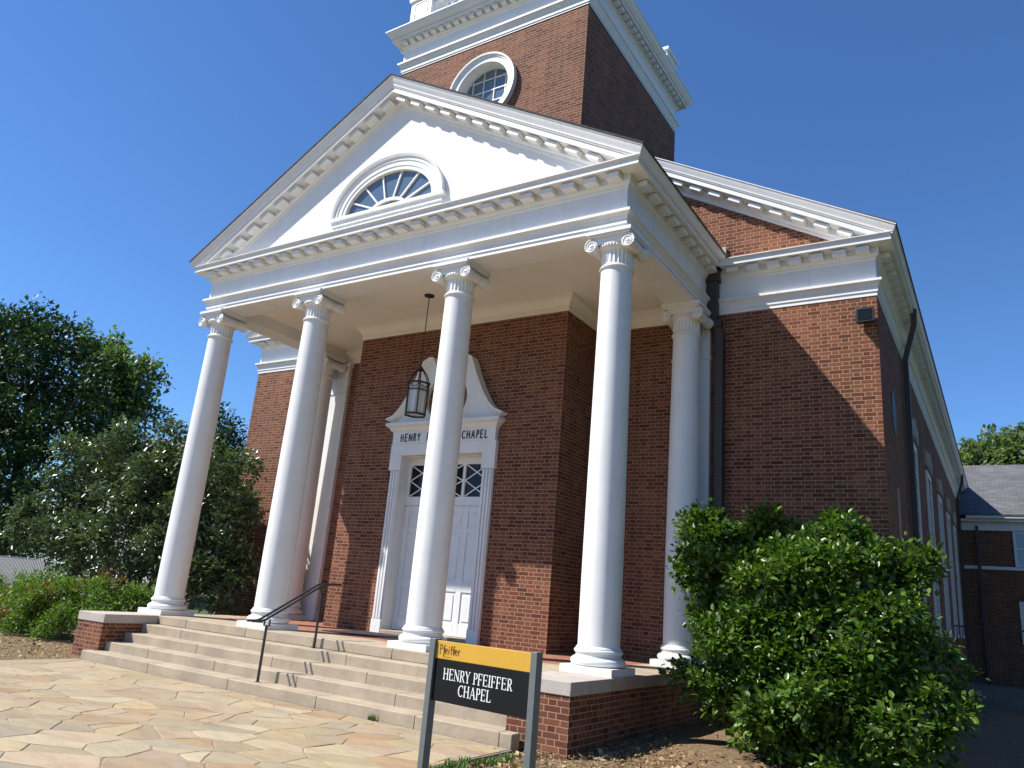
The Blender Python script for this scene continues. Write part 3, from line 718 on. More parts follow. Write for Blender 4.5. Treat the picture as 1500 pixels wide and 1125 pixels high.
# swan-neck pediment
sw = MB()
def neck(t):   # outer silhouette, t 0..1 from the ear to the crown
    x = 1.30 - .80*t; z = 4.06 + 1.16*(t**1.75)
    return x, z
for sg in (-1, 1):
    out = [neck(i/20) for i in range(21)]
    crown = [(.44, 5.245), (.37, 5.245), (.31, 5.20), (.28, 5.11), (.285, 5.02), (.31, 4.94)]
    hole = [(.50*math.sin(rad(a)), 4.52 + .47*math.cos(rad(a))) for a in range(38, 181, 8)]
    hole = [(x, z) for x, z in hole if z > 4.09]
    poly = out + crown + hole + [(hole[-1][0], 4.062)] + [(1.30, 4.062)]
    pts = [(sg*x, z) for x, z in poly]
    # triangulate through mathutils tessellation
    from mathutils.geometry import tessellate_polygon
    tris = tessellate_polygon([[Vector((x, z, 0)) for x, z in pts]])
    n = len(pts)
    sw.add([(x, YD-.09, z) for x, z in pts]+[(x, YD+.01, z) for x, z in pts], [tuple(t) for t in tris]+[tuple(i+n for i in t) for t in tris]+[(i, (i+1)%n, (i+1)%n+n, i+n) for i in range(n)])
    # projecting cornice moulding that follows the neck
    ear = [(1.56, 4.165), (1.46, 4.165)]
    rings = []
    path = [neck(i/18) for i in range(19)] + [(.44, 5.25), (.36, 5.24)]
    for i, (x, z) in enumerate(path):
        a = path[max(0, i-1)]; b = path[min(len(path)-1, i+1)]
        dx, dz = b[0]-a[0], b[1]-a[1]; L = math.hypot(dx, dz); nx, nz = dz/L, -dx/L
        if nz < 0 and nx < 0: nx, nz = -nx, -nz
        prof = [(0,-.02),(0,.09),(.02,.10),(.035,.13),(.075,.16),(.10,.20),(.13,.21),(.13,-.02)]
        if i == 0: nx, nz = 1.0, 0.62
        rings.append([(sg*(x+nx*o*1.0), YD-e, z+nz*o) for o, e in prof])
    sw.loft(rings)
sw.build("swan_neck_pediment", M['white'], ds_o, sharp=30)

# transom and doors
tr = MB(); tr.box(-1.0, 1.0, YV+.22, YV+.30, 3.25, 3.4); tr.box(-1.0, 1.0, YV+.22, YV+.30, 2.45, 2.62); tr.box(-.06, .06, YV+.22, YV+.30, 2.62, 3.25)
tr.box(-1.0, -.94, YV+.22, YV+.30, 2.62, 3.25); tr.box(.94, 1.0, YV+.22, YV+.30, 2.62, 3.25); tr.box(-.36, -.30, YV+.221, YV+.299, 2.62, 3.25); tr.box(.36, .42, YV+.221, YV+.299, 2.62, 3.25)
tr_o = tr.build("transom_window", M['white'], chapel, bevel=.004)
g = MB(); g.box(-.95, .95, YV+.26, YV+.27, 2.6, 3.27); g.build("window_glass", M['black_glass'], tr_o, smooth=False)
mu = MB()
for x0, x1 in ((-.94, -.36), (-.30, .36), (.42, .94)):
    for z0, z1 in ((2.62, 2.935), (2.935, 3.25)):
        for q, (za, zb) in enumerate(((z0, z1), (z1, z0))):
            a, b = Vector((x0, YV+.243-.004*q, za)), Vector((x1, YV+.243-.004*q, zb)); d = (b-a); mu.obox((a+b)/2, d.normalized(), (0,1,0), d.normalized().cross(Vector((0,1,0))), d.length/2, .008, .011)
mu.build("muntins", M['white'], tr_o)
rv = MB(); rv.box(-1.02, -1.0, YV+.021, YV+.40, .06, 3.4); rv.box(1.0, 1.02, YV+.021, YV+.40, .06, 3.4); rv.box(-1.0, 1.0, YV+.021, YV+.40, 3.38, 3.40)
rv.build("door_reveal", M['white'], chapel)
sl = MB(); sl.box(-1.02, 1.02, YV-.08, YV+.40, -.02, .075); sl.build("door_sill", M['stone'], chapel, bevel=.008)
for sg in (-1, 1):
    d = MB(); x0, x1 = (.006, .998) if sg > 0 else (-.998, -.006); y0 = YV+.265
    d.box(x0, x1, y0, y0+.045, .08, 2.448)
    # stiles and rails proud of the field, with raised panels
    st = [(x0, x0+.12), ((x0+x1)/2-.06, (x0+x1)/2+.06), (x1-.12, x1)]
    for a, b in st: d.box(a, b, y0-.018, y0+.001, .081, 2.447)
    for z0, z1 in ((.081, .30), (.86, 1.04), (1.93, 2.03), (2.33, 2.447)):
        for a, b in ((st[0][1], st[1][0]), (st[1][1], st[2][0])): d.box(a, b, y0-.0175, y0+.001, z0, z1)
    for a, b in ((st[0][1], st[1][0]), (st[1][1], st[2][0])):
        for z0, z1 in ((.30, .86), (1.04, 1.93), (2.03, 2.33)):
            d.box(a+.05, b-.05, y0-.013, y0+.001, z0+.05, z1-.05)
    dd = d.build("door", M['white'], chapel, bevel=.005)
    h = MB(); hx = .09*sg; h.box(hx-.02, hx+.02, y0-.03, y0-.015, 1.0, 1.24); h.tube([(hx, y0-.03, 1.05), (hx, y0-.07, 1.06), (hx, y0-.07, 1.2), (hx, y0-.03, 1.21)], .008)
    h.build("door_handle", M['brown_metal'], dd)

# --- lettering
def glyphs(ch, serif=True):
    """list of convex quads (4 points) in a cell of height 1; returns (quads, width)"""
    T, t = (.122, .05) if serif else (.135, .135)
    Q = []
    def bar(x0, y0, x1, y1, w_):
        d = Vector((x1-x0, y1-y0)).normalized(); n = Vector((-d.y, d.x))*w_/2
        Q.append([(x0+n.x, y0+n.y), (x0-n.x, y0-n.y), (x1-n.x, y1-n.y), (x1+n.x, y1+n.y)])
    def arc(cx, cy, rx, ry, a0, a1, w0, w1, n=12):
        for i in range(n):
            a, b = rad(a0+(a1-a0)*i/n), rad(a0+(a1-a0)*(i+1)/n)
            f = lambda q: w0+(w1-w0)*abs(math.cos(q))
            wa, wb = f(a)/2, f(b)/2
            Q.append([(cx+(rx-wa)*math.cos(a), cy+(ry-wa)*math.sin(a)), (cx+(rx+wa)*math.cos(a), cy+(ry+wa)*math.sin(a)), (cx+(rx+wb)*math.cos(b), cy+(ry+wb)*math.sin(b)), (cx+(rx-wb)*math.cos(b), cy+(ry-wb)*math.sin(b))])
    def sf(x, y, w_=.27):
        if serif: bar(x-w_/2, y, x+w_/2, y, .05)
    lo, hi = .025, .975
    if ch == 'H': bar(.16,0,.16,1,T); bar(.66,0,.66,1,T); bar(.16,.52,.66,.52,t); [sf(x,y) for x in (.16,.66) for y in (lo,hi)]; wd = .82
    elif ch == 'E':
        bar(.16,0,.16,1,T); bar(.06 if serif else .1,hi-.0,.60,hi,max(t,.055)); bar(.16,.52,.50,.52,t); bar(.06 if serif else .1,lo,.62,lo,max(t,.055))
        if serif: bar(.59,.80,.59,1.0,.045); bar(.61,0,.61,.22,.045); bar(.49,.42,.49,.62,.04)
        wd = .69
    elif ch == 'F':
        bar(.16,0,.16,1,T); bar(.06 if serif else .1,hi,.58,hi,max(t,.055)); bar(.16,.50,.48,.50,t); sf(.16,lo,.3)
        if serif: bar(.57,.79,.57,1.0,.045); bar(.47,.40,.47,.60,.04)
        wd = .64
    elif ch in 'PR':
        bar(.16,0,.16,1,T); arc(.33,.735,.20,.235,-90,90,t,T); bar(.06 if serif else .16,hi,.34,hi,t); bar(.16,.50,.34,.50,t); sf(.16,lo,.3); wd = .60
        if ch == 'R': bar(.36,.50,.62,.0,T*.9); sf(.64,lo,.14); wd = .72
    elif ch == 'N': bar(.15,0,.15,1,t if serif else T); bar(.70,0,.70,1,t if serif else T); bar(.13,1,.70,.02,T); sf(.15,lo,.24); sf(.70,hi,.24); sf(.10,hi,.14); wd = .84
    elif ch == 'Y': bar(.36,0,.36,.47,T); bar(.36,.45,.10,1,T*.92); bar(.36,.45,.62,1,t if serif else T); sf(.36,lo); sf(.10,hi,.24); sf(.62,hi,.22); wd = .72
    elif ch == 'I': bar(.16,0,.16,1,T); sf(.16,lo,.3); sf(.16,hi,.3); wd = .32
    elif ch == 'C':
        arc(.43,.5,.33,.465,48,312,t,T,20)
        if serif: bar(.66,.74,.66,.98,.04)
        wd = .74
    elif ch == 'A': bar(.08,0,.36,1,t if serif else T); bar(.36,1,.66,0,T); bar(.18,.33,.56,.33,t); sf(.08,lo,.22); sf(.66,lo,.27); wd = .76
    elif ch == 'L':
        bar(.16,0,.16,1,T); bar(.06 if serif else .1,lo,.60,lo,max(t,.055)); sf(.16,hi,.3)
        if serif: bar(.59,0,.59,.24,.045)
        wd = .66
    elif ch == 'p': bar(.20,.0,.20,.96,.075); arc(.34,.72,.22,.25,-100,105,.05,.085,14); bar(.08,.015,.34,.015,.04); bar(.08,.95,.30,.95,.04); wd = .58     # tall P with an open bowl
    elif ch == 'f': bar(.26,-.28,.30,.72,.075); arc(.42,.72,.13,.20,70,180,.05,.07); bar(.12,.58,.46,.58,.045); wd = .42
    elif ch == 'g': bar(.26,.0,.26,.72,.075); arc(.39,.72,.13,.20,60,180,.05,.07); bar(.12,.58,.46,.58,.045); wd = .40               # f that sits on the line
    elif ch == 'e': arc(.28,.29,.20,.28,5,315,.05,.075,18); bar(.10,.31,.47,.31,.05); wd = .54
    elif ch == 'i': bar(.14,0,.14,.58,.08); bar(.14,.70,.14,.80,.09); wd = .28
    elif ch == 'r': bar(.14,0,.14,.58,.08); arc(.28,.40,.13,.16,40,160,.05,.06); wd = .40
    else: wd = .34
    return Q, wd
def text_mb(mb, s, org, ux, uz, un, height, width=None, serif=True, gap=.07, thick=.004):
    """org: lower-left, ux along the line, uz up, un toward the reader"""
    org, ux, uz, un = Vector(org), Vector(ux), Vector(uz), Vector(un)
    tot = sum(glyphs(c, serif)[1]+gap for c in s)-gap
    sx = (width/tot) if width else height
    x = 0; k = 0
    for c in s:
        Q, wd = glyphs(c, serif)
        for q in Q:
            th = thick + .00012*(k % 23); k += 1
            P = [org + ux*((x+a)*sx) + uz*(b*height) for a, b in q]
            mb.add([tuple(p) for p in P]+[tuple(p+un*th) for p in P], [(0,1,2,3),(4,5,6,7),(0,1,5,4),(1,2,6,5),(2,3,7,6),(3,0,4,7)])
        x += wd+gap
tx = MB(); text_mb(tx, "HENRY", (-1.05, YD-.099, 3.675), (1,0,0), (0,0,1), (0,-1,0), .155, .52, False, .16, .012); tx.build("door_lettering", M['black_letter'], ds_o, smooth=False)
tx = MB(); text_mb(tx, "PFEIFFER", (-.38, YD-.099, 3.675), (1,0,0), (0,0,1), (0,-1,0), .155, .72, False, .16, .012); tx.build("door_lettering", M['black_letter'], ds_o, smooth=False)
tx = MB(); text_mb(tx, "CHAPEL", (.48, YD-.099, 3.675), (1,0,0), (0,0,1), (0,-1,0), .155, .60, False, .16, .012); tx.build("door_lettering", M['black_letter'], ds_o, smooth=False)


# --- side windows of the nave (right and left)
def side_window(sg, y):
    X = XM
    def bx(mb, e0, e1, ya, yb, za, zb):
        a, b = sg*(X+e0), sg*(X+e1); mb.box(min(a,b), max(a,b), ya, yb, za, zb)
    f = MB(); wd = 1.15
    bx(f, -.02, .045, y, y+.10, .9, 4.62); bx(f, -.02, .045, y+wd-.10, y+wd, .9, 4.62); bx(f, -.02, .045, y+.10, y+wd-.10, 4.47, 4.62); bx(f, -.02, .06, y-.06, y+wd+.06, .80, .899)
    fo = f.build("side_window", M['white'], chapel, bevel=.004)
    g = MB(); bx(g, -.02, .008, y+.10, y+wd-.10, .9, 4.47); g.build("window_glass", M['shade_glass'], fo, smooth=False)
    q = MB(); 
    for k in range(1, 4): yy = y+.15+(wd-.3)*k/4; bx(q, .008, .016, yy-.015, yy+.015, .9, 4.47)
    for k in range(1, 9): zz = .9+3.57*k/9; bx(q, .008, .014, y+.10, y+wd-.10, zz-.015, zz+.015)
    q.build("muntins", M['white'], fo)
    l = MB(); 
    a, b = sg*(X-.02), sg*(X+.07)
    l.prism([(y-.05, 4.70), (y+wd+.15, 4.70), (y+wd+.35, 5.06), (y-.22, 5.06)], 'x', min(a,b), max(a,b)); bx(l, -.02, .10, y+wd/2-.12, y+wd/2+.12, 4.68, 5.12)
    l.build("lintel", M['capstone'], fo, bevel=.005)
for y in (7.5, 11.15, 14.9, 18.45, 21.9):
    side_window(1, y)
for y in (7.5, 11.15): side_window(-1, y)
v = MB(); v.prism([(y, z) for y, z in ell(.28, .42, 4.5, cx=5.0)[:-1]], 'x', XM-.02, XM+.012); vo = v.build("wall_vent", M['shade_glass'], chapel)
v = MB(); v.box(XM-.01, XM+.03, 4.88, 4.92, 2.3, 3.15); v.build("wall_conduit", M['capstone'], chapel)

# --- downspouts
def spout(pts, wx=.09, wy=.075, mat='brown_metal', extra=None):
    d = MB()
    for a, b in zip(pts[:-1], pts[1:]):
        a, b = Vector(a), Vector(b); L = (b-a).length; z = (b-a).normalized()
        x = Vector((1,0,0)) if abs(z.x) < .9 else Vector((0,1,0)); y = z.cross(x).normalized(); x = y.cross(z).normalized()
        d.obox((a+b)/2, x, y, z, wx/2, wy/2, L/2+.02)
    if extra: extra(d)
    return d.build("downspout", M[mat], chapel, bevel=.006)
def hopper(d):
    d.box(4.83, 5.01, YM-.20, YM-.04, 5.92, 6.93); d.box(4.80, 5.04, YM-.22, YM-.03, 6.72, 6.94); d.box(4.86, 5.08, YM-.19, YM-.03, 5.82, 5.95)
spout([(4.93, YM-.12, 6.0), (5.04, YM-.10, 5.70), (5.04, YM-.09, -.6)], .15, .12, extra=hopper)
spout([(-4.93, YM-.12, 6.0), (-5.04, YM-.10, 5.70), (-5.04, YM-.09, -.6)], .15, .12)
spout([(XM+.30, 6.7, 7.02), (XM+.28, 6.75, 6.72), (XM+.08, 6.85, 6.05), (XM+.08, 6.85, -.7)], .10, .11)
spout([(XM+.30, 25.3, 7.02), (XM+.28, 25.3, 6.72), (XM+.08, 25.3, 6.05), (XM+.08, 25.3, -.7)], .10, .11)
fb = MB(); fb.box(4.86, 5.13, YM-.06, YM-.005, 7.2, 7.44); fb.build("roof_flashing", M['capstone'], chapel, bevel=.004)

# ------------------------------------------------------------------ things about the portico
mat_o = MB(); mat_o.box(-1.35, 1.35, .95, 2.0, -.001, .016); tag(mat_o.build("doormat", M['doormat'], bevel=.004), "dark doormat on the terracotta floor before the church door", "doormat")

def lantern():
    r0 = empty("hanging_lantern", (0, 1.2, 3.93)); tag(r0, "black iron lantern with pale glass hanging on a long rod from the portico ceiling", "lantern")
    z = lambda v: v-3.93
    c = MB(); c.lathe([(.02,z(6.36)),(.10,z(6.358)),(.095,z(6.335)),(.03,z(6.31)),(.012,z(6.30))], n=20); c.build("ceiling_canopy", M['dark_metal'], r0)
    c = MB(); zz = 6.31
    c.tube([(0,0,z(6.31)),(0,0,z(4.86))], .008, 8)
    while zz > 4.9: c.lathe([(.004,z(zz)),(.014,z(zz-.012)),(.004,z(zz-.024))], n=8); zz -= .05
    c.build("hanging_rod", M['dark_metal'], r0)
    f = MB(); R6 = .215
    pt = lambda k, r, h: (r*math.cos(rad(60*k+15)), r*math.sin(rad(60*k+15)), z(h))
    for k in range(6):
        f.tube([pt(k,R6*.94,3.96), pt(k,R6,4.56)], .013, 6)
        f.tube([pt(k,R6,4.56), pt(k,R6*.72,4.72), pt(k,.06,4.84)], .011, 6)
    for h, r, t_ in ((3.96,.94,.02),(4.42,.99,.012),(4.56,1.03,.02)):
        ring = [pt(k, R6*r, h) for k in range(7)]
        for a, b in zip(ring[:-1], ring[1:]): f.tube([a, b], t_, 6)
    for k in range(6):   # little scrolls between the two upper rings
        a, b = Vector(pt(k,R6,4.55)), Vector(pt(k+1,R6,4.55)); mid = (a+b)/2; f.tube([a, a.lerp(mid,.5)-Vector((0,0,.06)), mid-Vector((0,0,.085)), b.lerp(mid,.5)-Vector((0,0,.06)), b], .006, 5)
    f.lathe([(.02,z(4.80)),(.07,z(4.83)),(.05,z(4.87)),(.015,z(4.92))], n=12)
    f.build("cage", M['dark_metal'], r0)
    g = MB(); g.lathe([(.178,z(3.985)),(.188,z(4.53))], n=6); g.build("lamp_glass", M['lamp_glass'], r0, smooth=False)
lantern()

def handrail():
    r0 = empty("handrail", (0, -1.0, -.45)); tag(r0, "black metal double handrail on two posts in the middle of the entrance steps", "handrail")
    o = Vector((0, -1.0, -.45)); L = lambda *p: tuple(Vector(p)-o)
    for (y, zb, zt) in ((-1.487, -.60, .17), (-.50, -.151, .71)):
        p = MB(); a, b = L(0,y,zb), L(0,y,zt); p.box(a[0]-.014, a[0]+.014, a[1]-.014, a[1]+.014, a[2], b[2]); p.box(a[0]-.035,a[0]+.035,a[1]-.035,a[1]+.035,a[2],a[2]+.008)
        c = b[2]
        for s_ in (-1, 1): p.box(s_*.055-.006, s_*.055+.006, a[1]-.012, a[1]+.012, c, c+.085)
        p.box(-.061, .061, a[1]-.012, a[1]+.012, c-.012, c)
        p.build("post", M['dark_metal'], r0)
    for s_ in (-1, 1):
        x = s_*.055; p = MB()
        p.tube([L(x,-1.80,.225), L(x,-1.64,.228), L(x,-1.56,.255), L(x,-1.05,.52), L(x,-.56,.782), L(x,-.50,.80), L(x,-.16,.815)], .017, 10); p.build("rail", M['dark_metal'], r0)
handrail()

# floodlight at the corner
r0 = empty("floodlight", (7.45, YM, 5.72)); tag(r0, "small black floodlight fixed high on the brick corner", "floodlight")
f = MB(); f.box(-.13,.13,-.20,-.06,-.115,.115); f.box(-.14,.14,-.215,-.19,-.125,.125); f.build("housing", M['dark_metal'], r0, bevel=.008)
f = MB(); f.box(-.105,.105,-.222,-.214,-.09,.09); f.build("lamp_glass", M['black_glass'], r0, smooth=False)
f = MB(); f.box(-.03,.03,-.07,.002,-.03,.03); f.box(-.05,.05,-.012,.002,-.06,.06); f.tube([(.10,-.03,-.12),(.16,-.02,-.16),(.16,-.005,-.30)], .008, 6); f.build("bracket", M['dark_metal'], r0)

# ------------------------------------------------------------------ sign
def sign():
    A, B = Vector((5.123, -4.16)), Vector((6.082, -4.2575)); ang = math.atan2(B.y-A.y, B.x-A.x); W = (B-A).length
    r0 = empty("lawn_sign", (A.x, A.y, GZ), ang); tag(r0, "yellow and black name sign on two grey posts beside the steps", "sign")
    zt = .452-GZ; zb = zt-.45
    for x0, nm in ((-.052, 'a'), (W, 'b')):
        p = MB(); p.box(x0, x0+.056, -.042, .034, -.4, zt+.012); p.build("post", M['grey_metal'], r0, bevel=.003)
    p = MB(); p.box(.002, W-.002, -.018, .018, zb, zt-.1355); p.build("panel", M['black_panel'], r0, bevel=.002)
    p = MB(); p.box(.002, W-.002, -.018, .018, zt-.134, zt); hb = p.build("header_band", M['yellow_panel'], r0, bevel=.002)
    t1 = MB(); text_mb(t1, "HENRY", (.105, -.018, zb+.168), (1,0,0), (0,0,1), (0,-1,0), .083, .285, True, .03, .0025)
    text_mb(t1, "PFEIFFER", (.418, -.018, zb+.168), (1,0,0), (0,0,1), (0,-1,0), .083, .385, True, .03, .0025)
    text_mb(t1, "CHAPEL", (.275, -.018, zb+.063), (1,0,0), (0,0,1), (0,-1,0), .083, .335, True, .03, .0025)
    t1.build("name_lettering", M['white_letter'], r0, smooth=False)
    t2 = MB(); text_mb(t2, "pfeigger", (.035, -.018, zt-.094), (1,0,0), (0,0,1), (0,-1,0), .070, .225, True, .0, .002)
    t2.box(.09, .17, -.0195, -.017, zt-.118, zt-.1155)
    t2.build("logo_lettering", M['brown_letter'], hb, smooth=False)
sign()

# ------------------------------------------------------------------ annex wing, railing, distant house
def annex():
    r0 = empty("annex_building", (18, 26, GZ)); tag(r0, "long brick annex with grey shingle roof and white sash windows behind the church", "annex")
    o = Vector((18, 26, GZ)); YW = 26.0
    def B(mb, x0, x1, y0, y1, z0, z1): mb.box(x0-o.x, x1-o.x, y0-o.y, y1-o.y, z0-o.z, z1-o.z)
    w_ = MB(); B(w_, XM+.005, 34, YW, 40, -1.5, 5.0); w_.build("wall", M['brick'], r0, smooth=False)
    c = MB(); B(c, XM+.1, 34, YW-.10, YW, 4.92, 5.25); B(c, XM+.12, 34, YW-.32, YW-.0005, 5.2505, 5.36); B(c, XM+.3, 34, YW-.46, YW-.0006, 5.3605, 5.50); c.build("cornice", M['white'], r0, bevel=.01)
    rf = MB(); P = [(YW-.5, 5.52), (YW+7, 8.85), (YW+14.5, 5.52), (YW+14.5, 5.40), (YW-.5, 5.47)]
    rf.prism([(y-o.y, z-o.z) for y, z in P], 'x', XM-o.x-1.5, 34-o.x); rf.build("roof", M['grey_roof'], r0, smooth=False)
    b = MB(); B(b, XM+.05, 34, YW-.035, YW-.001, 3.44, 3.56); b.build("belt_course", M['white'], r0)
    for x in (9.42, 12.4, 15.4, 18.4):
        for z0, z1 in ((3.57, 4.915), (.75, 2.30)):
            f = MB(); B(f, x, x+.09, YW-.05, YW-.0008, z0, z1); B(f, x+1.11, x+1.2, YW-.05, YW-.0008, z0, z1); B(f, x+.09, x+1.11, YW-.05, YW-.0008, z1-.09, z1); B(f, x+.09, x+1.11, YW-.05, YW-.0008, z0, z0+.08); B(f, x+.09, x+1.11, YW-.04, YW-.0008, (z0+z1)/2-.03, (z0+z1)/2+.03)
            fo = f.build("window", M['white'], r0)
            g = MB(); B(g, x+.09, x+1.11, YW-.02, YW-.0009, z0+.08, z1-.09); g.build("window_glass", M['glass'], fo, smooth=False)
    d = MB(); B(d, 8.2, 8.3, YW-.16, YW-.06, -.7, 5.1); d.build("downspout", M['brown_metal'], r0)
annex()

def railing():
    r0 = empty("area_railing", (9.6, 14, -.3)); tag(r0, "black iron railing on a low concrete kerb beside the shaded side wall", "railing")
    L = MB(); L.box(-1.75, 3.4, -.018, .018, 1.38, 1.42); L.box(-1.75, 3.4, -.012, .012, .12, .15); L.build("rail", M['dark_metal'], r0)
    b = MB(); x = -1.7
    while x < 3.4: b.box(x-.009, x+.009, -.009, .009, .02, 1.381); x += .12
    b.build("bars", M['dark_metal'], r0)
    k = MB(); k.box(-1.9, 3.4, -.12, .12, -.6, .02); k.build("kerb", M['kerb_dark'], r0, bevel=.01)
railing()

def house():
    r0 = empty("distant_house", (-74, 44, GZ)); tag(r0, "pale house with grey roof half hidden beyond the tall shrub", "house")
    w_ = MB(); w_.box(-9, 9, -4, 4, -1, 12.5); w_.build("wall", M['siding'], r0, smooth=False)
    rf = MB(); rf.prism([(-4.6, 12.3), (0, 16.6), (4.6, 12.3)], 'x', -9.5, 9.5); rf.build("roof", M['grey_roof'], r0, smooth=False)
    for x in (-6, -2, 2, 6):
        f = MB(); f.box(x-.6, x+.6, -4.06, -3.99, 8.5, 10.5); fo = f.build("window", M['white'], r0)
        g = MB(); g.box(x-.5, x+.5, -4.08, -4.05, 8.6, 10.4); g.build("window_glass", M['glass'], fo, smooth=False)
house()

def picket_fence():
    a, b = Vector((-27, 6.0)), Vector((-16.2, 3.6)); ang = math.atan2(b.y-a.y, b.x-a.x); Ln = (b-a).length
    r0 = empty("picket_fence", (a.x, a.y, GZ), ang); tag(r0, "weathered grey picket fence behind the low green shrub", "fence")
    rl = MB(); 
    for z in (.35, 1.25): rl.box(0, Ln, .012, .05, z, z+.09)
    rl.build("rail", M['grey_wood'], r0)
    x = .05; pk = None; n = 0
    while x < Ln and n < 60:
        if pk is None:
            p = MB(); p.prism([(-.045, .05), (.045, .05), (.045, 1.50), (0, 1.60), (-.045, 1.50)], 'y', -.012, .012); pk = p.build("picket", M['grey_wood'], r0, loc=(x,0,0))
        else:
            q = pk.copy(); COL.objects.link(q); q.location = (x, 0, 0)
        x += .185; n += 1
picket_fence()

# ------------------------------------------------------------------ vegetation
def leaves(name, mat, blobs, n_clumps, per, size, spread, seed, parent=None, loc=(0,0,0), aspect=2.0, droop=0.15, shell=0.55, gap=0.25, lumps=11, six=False, zmin=None, clip=None):
    """leaf sprays scattered through the volume of a set of blobs"""
    R = np.random.default_rng(seed); loc = np.array(loc, float)
    B0 = np.array(blobs, float)
    # every blob carries smaller leaf masses over its surface
    sub = []
    for q in B0:
        m_ = max(4, int(lumps*(q[3]/B0[:,3].mean())**1.3))
        dd = R.normal(size=(m_,3)); dd[:,2] = dd[:,2]*.9+.15; dd /= np.linalg.norm(dd, axis=1)[:,None]
        rs = q[3]*(.20+.20*R.random(m_)); pp = q[:3]+dd*(q[3]*(.62+.46*R.random(m_)))[:,None]
        sub.append(np.concatenate([pp, rs[:,None]], 1))
    core = B0.copy(); core[:,3] *= .62; sub.append(core)
    B = np.concatenate(sub); wts = B[:,3]**2.0; wts[-len(core):] *= .55; wts /= wts.sum()
    k = R.choice(len(B), n_clumps, p=wts)
    d = R.normal(size=(n_clumps, 3)); d[:,2] = np.where(R.random(n_clumps) < .75, np.abs(d[:,2]), d[:,2]); d /= np.linalg.norm(d, axis=1)[:,None]
    rr = 1-shell*R.random(n_clumps)**2.0
    c = B[k,:3] + d*(B[k,3]*rr)[:,None]*np.array([1,1,.8])
    # gaps: drop whole neighbourhoods
    ph = R.random(6)*6.28; fq = 2.6/np.mean(B0[:,3])
    g = np.sin(c[:,0]*fq+ph[0])*np.sin(c[:,1]*fq+ph[1])*np.sin(c[:,2]*fq*1.2+ph[2]) + .5*np.sin(c[:,0]*fq*2.3+ph[3])*np.sin(c[:,2]*fq*2.1+ph[4])
    keep = g > (-1.0+gap)*0.9+0.0
    keep &= R.random(n_clumps) > .05
    if zmin is not None: keep &= c[:,2] > zmin
    if clip is not None: keep &= clip(c)
    c = c[keep]; d = d[keep]; N = len(c)
    out = d + np.array([0,0,.35]); out /= np.linalg.norm(out, axis=1)[:,None]
    cl_t = R.random(N)
    C = np.repeat(c, per, 0); O = np.repeat(out, per, 0); T = np.repeat(cl_t, per)
    n = len(C)
    dirs = O*.7 + R.normal(size=(n,3))*.75; dirs[:,2] -= droop; dirs /= np.linalg.norm(dirs, axis=1)[:,None]
    base = C + R.normal(size=(n,3))*spread*.5 + dirs*spread*R.random(n)[:,None]*.8
    up = np.array([0,0,1.0]) + R.normal(size=(n,3))*.45
    side = np.cross(dirs, up); side /= np.maximum(1e-6, np.linalg.norm(side, axis=1))[:,None]
    nr = np.cross(side, dirs)
    L = size*(.45+1.0*R.random(n))[:,None]; W = L/aspect/2*1.0
    tip = base + dirs*L - nr*L*.12
    if six:
        m1 = base+dirs*L*.33; m2 = base+dirs*L*.70
        V = np.stack([base, m1+side*W*1.0+nr*W*.30, m2+side*W*.82+nr*W*.22-nr*L*.05, tip, m2-side*W*.82+nr*W*.22-nr*L*.05, m1-side*W+nr*W*.30], 1); nv = 6
        F = np.array([[0,1,2,3],[0,3,4,5]])
    else:
        mid = base+dirs*L*.45
        V = np.stack([base, mid+side*W+nr*W*.25, tip, mid-side*W+nr*W*.25], 1); nv = 4
        F = np.array([[0,1,2,-1],[0,2,3,-1]])
    V = V.reshape(-1,3)-loc
    idx = (np.arange(n)*nv)[:,None,None]
    if six: FF = (F[None]+idx).reshape(-1); tot = 4
    else: FF = (F[None,:,:3]+idx).reshape(-1); tot = 3
    me = bpy.data.meshes.new(name); me.vertices.add(len(V)); me.vertices.foreach_set("co", V.astype(np.float32).ravel())
    nf = n*2; me.loops.add(nf*tot); me.loops.foreach_set("vertex_index", FF.astype(np.int32)); me.polygons.add(nf)
    me.polygons.foreach_set("loop_start", (np.arange(nf)*tot).astype(np.int32)); me.update(calc_edges=True); me.validate()
    tint = np.repeat(np.clip(.25*R.random(n)+.55*T+.2*R.random(n)**3, 0, 1), 2)
    at = me.attributes.new("tint", 'FLOAT', 'FACE'); at.data.foreach_set("value", tint.astype(np.float32))
    me.materials.append(mat); me.shade_smooth() if six else None
    o = bpy.data.objects.new(name, me); COL.objects.link(o)
    if parent is not None: o.parent = parent
    return o
def stems(name, parent, base, tops, r, seed, loc):
    R = random.Random(seed); mb = MB(); b = Vector(base)-Vector(loc)
    for i, t in enumerate(tops):
        t = Vector(t)-Vector(loc); s0 = b + Vector((R.uniform(-r*4, r*4), R.uniform(-r*4, r*4), 0)) if len(tops) > 1 and r < .12 else b
        mid = s0.lerp(t, .45)+Vector((R.uniform(-.1,.1), R.uniform(-.1,.1), .25*(t-s0).length*.3)); mb.tube([s0, s0.lerp(mid,.5)+Vector((0,0,.1)), mid, t], r, 8, r*.25)
    return mb.build(name, M['bark'], parent, sharp=60)
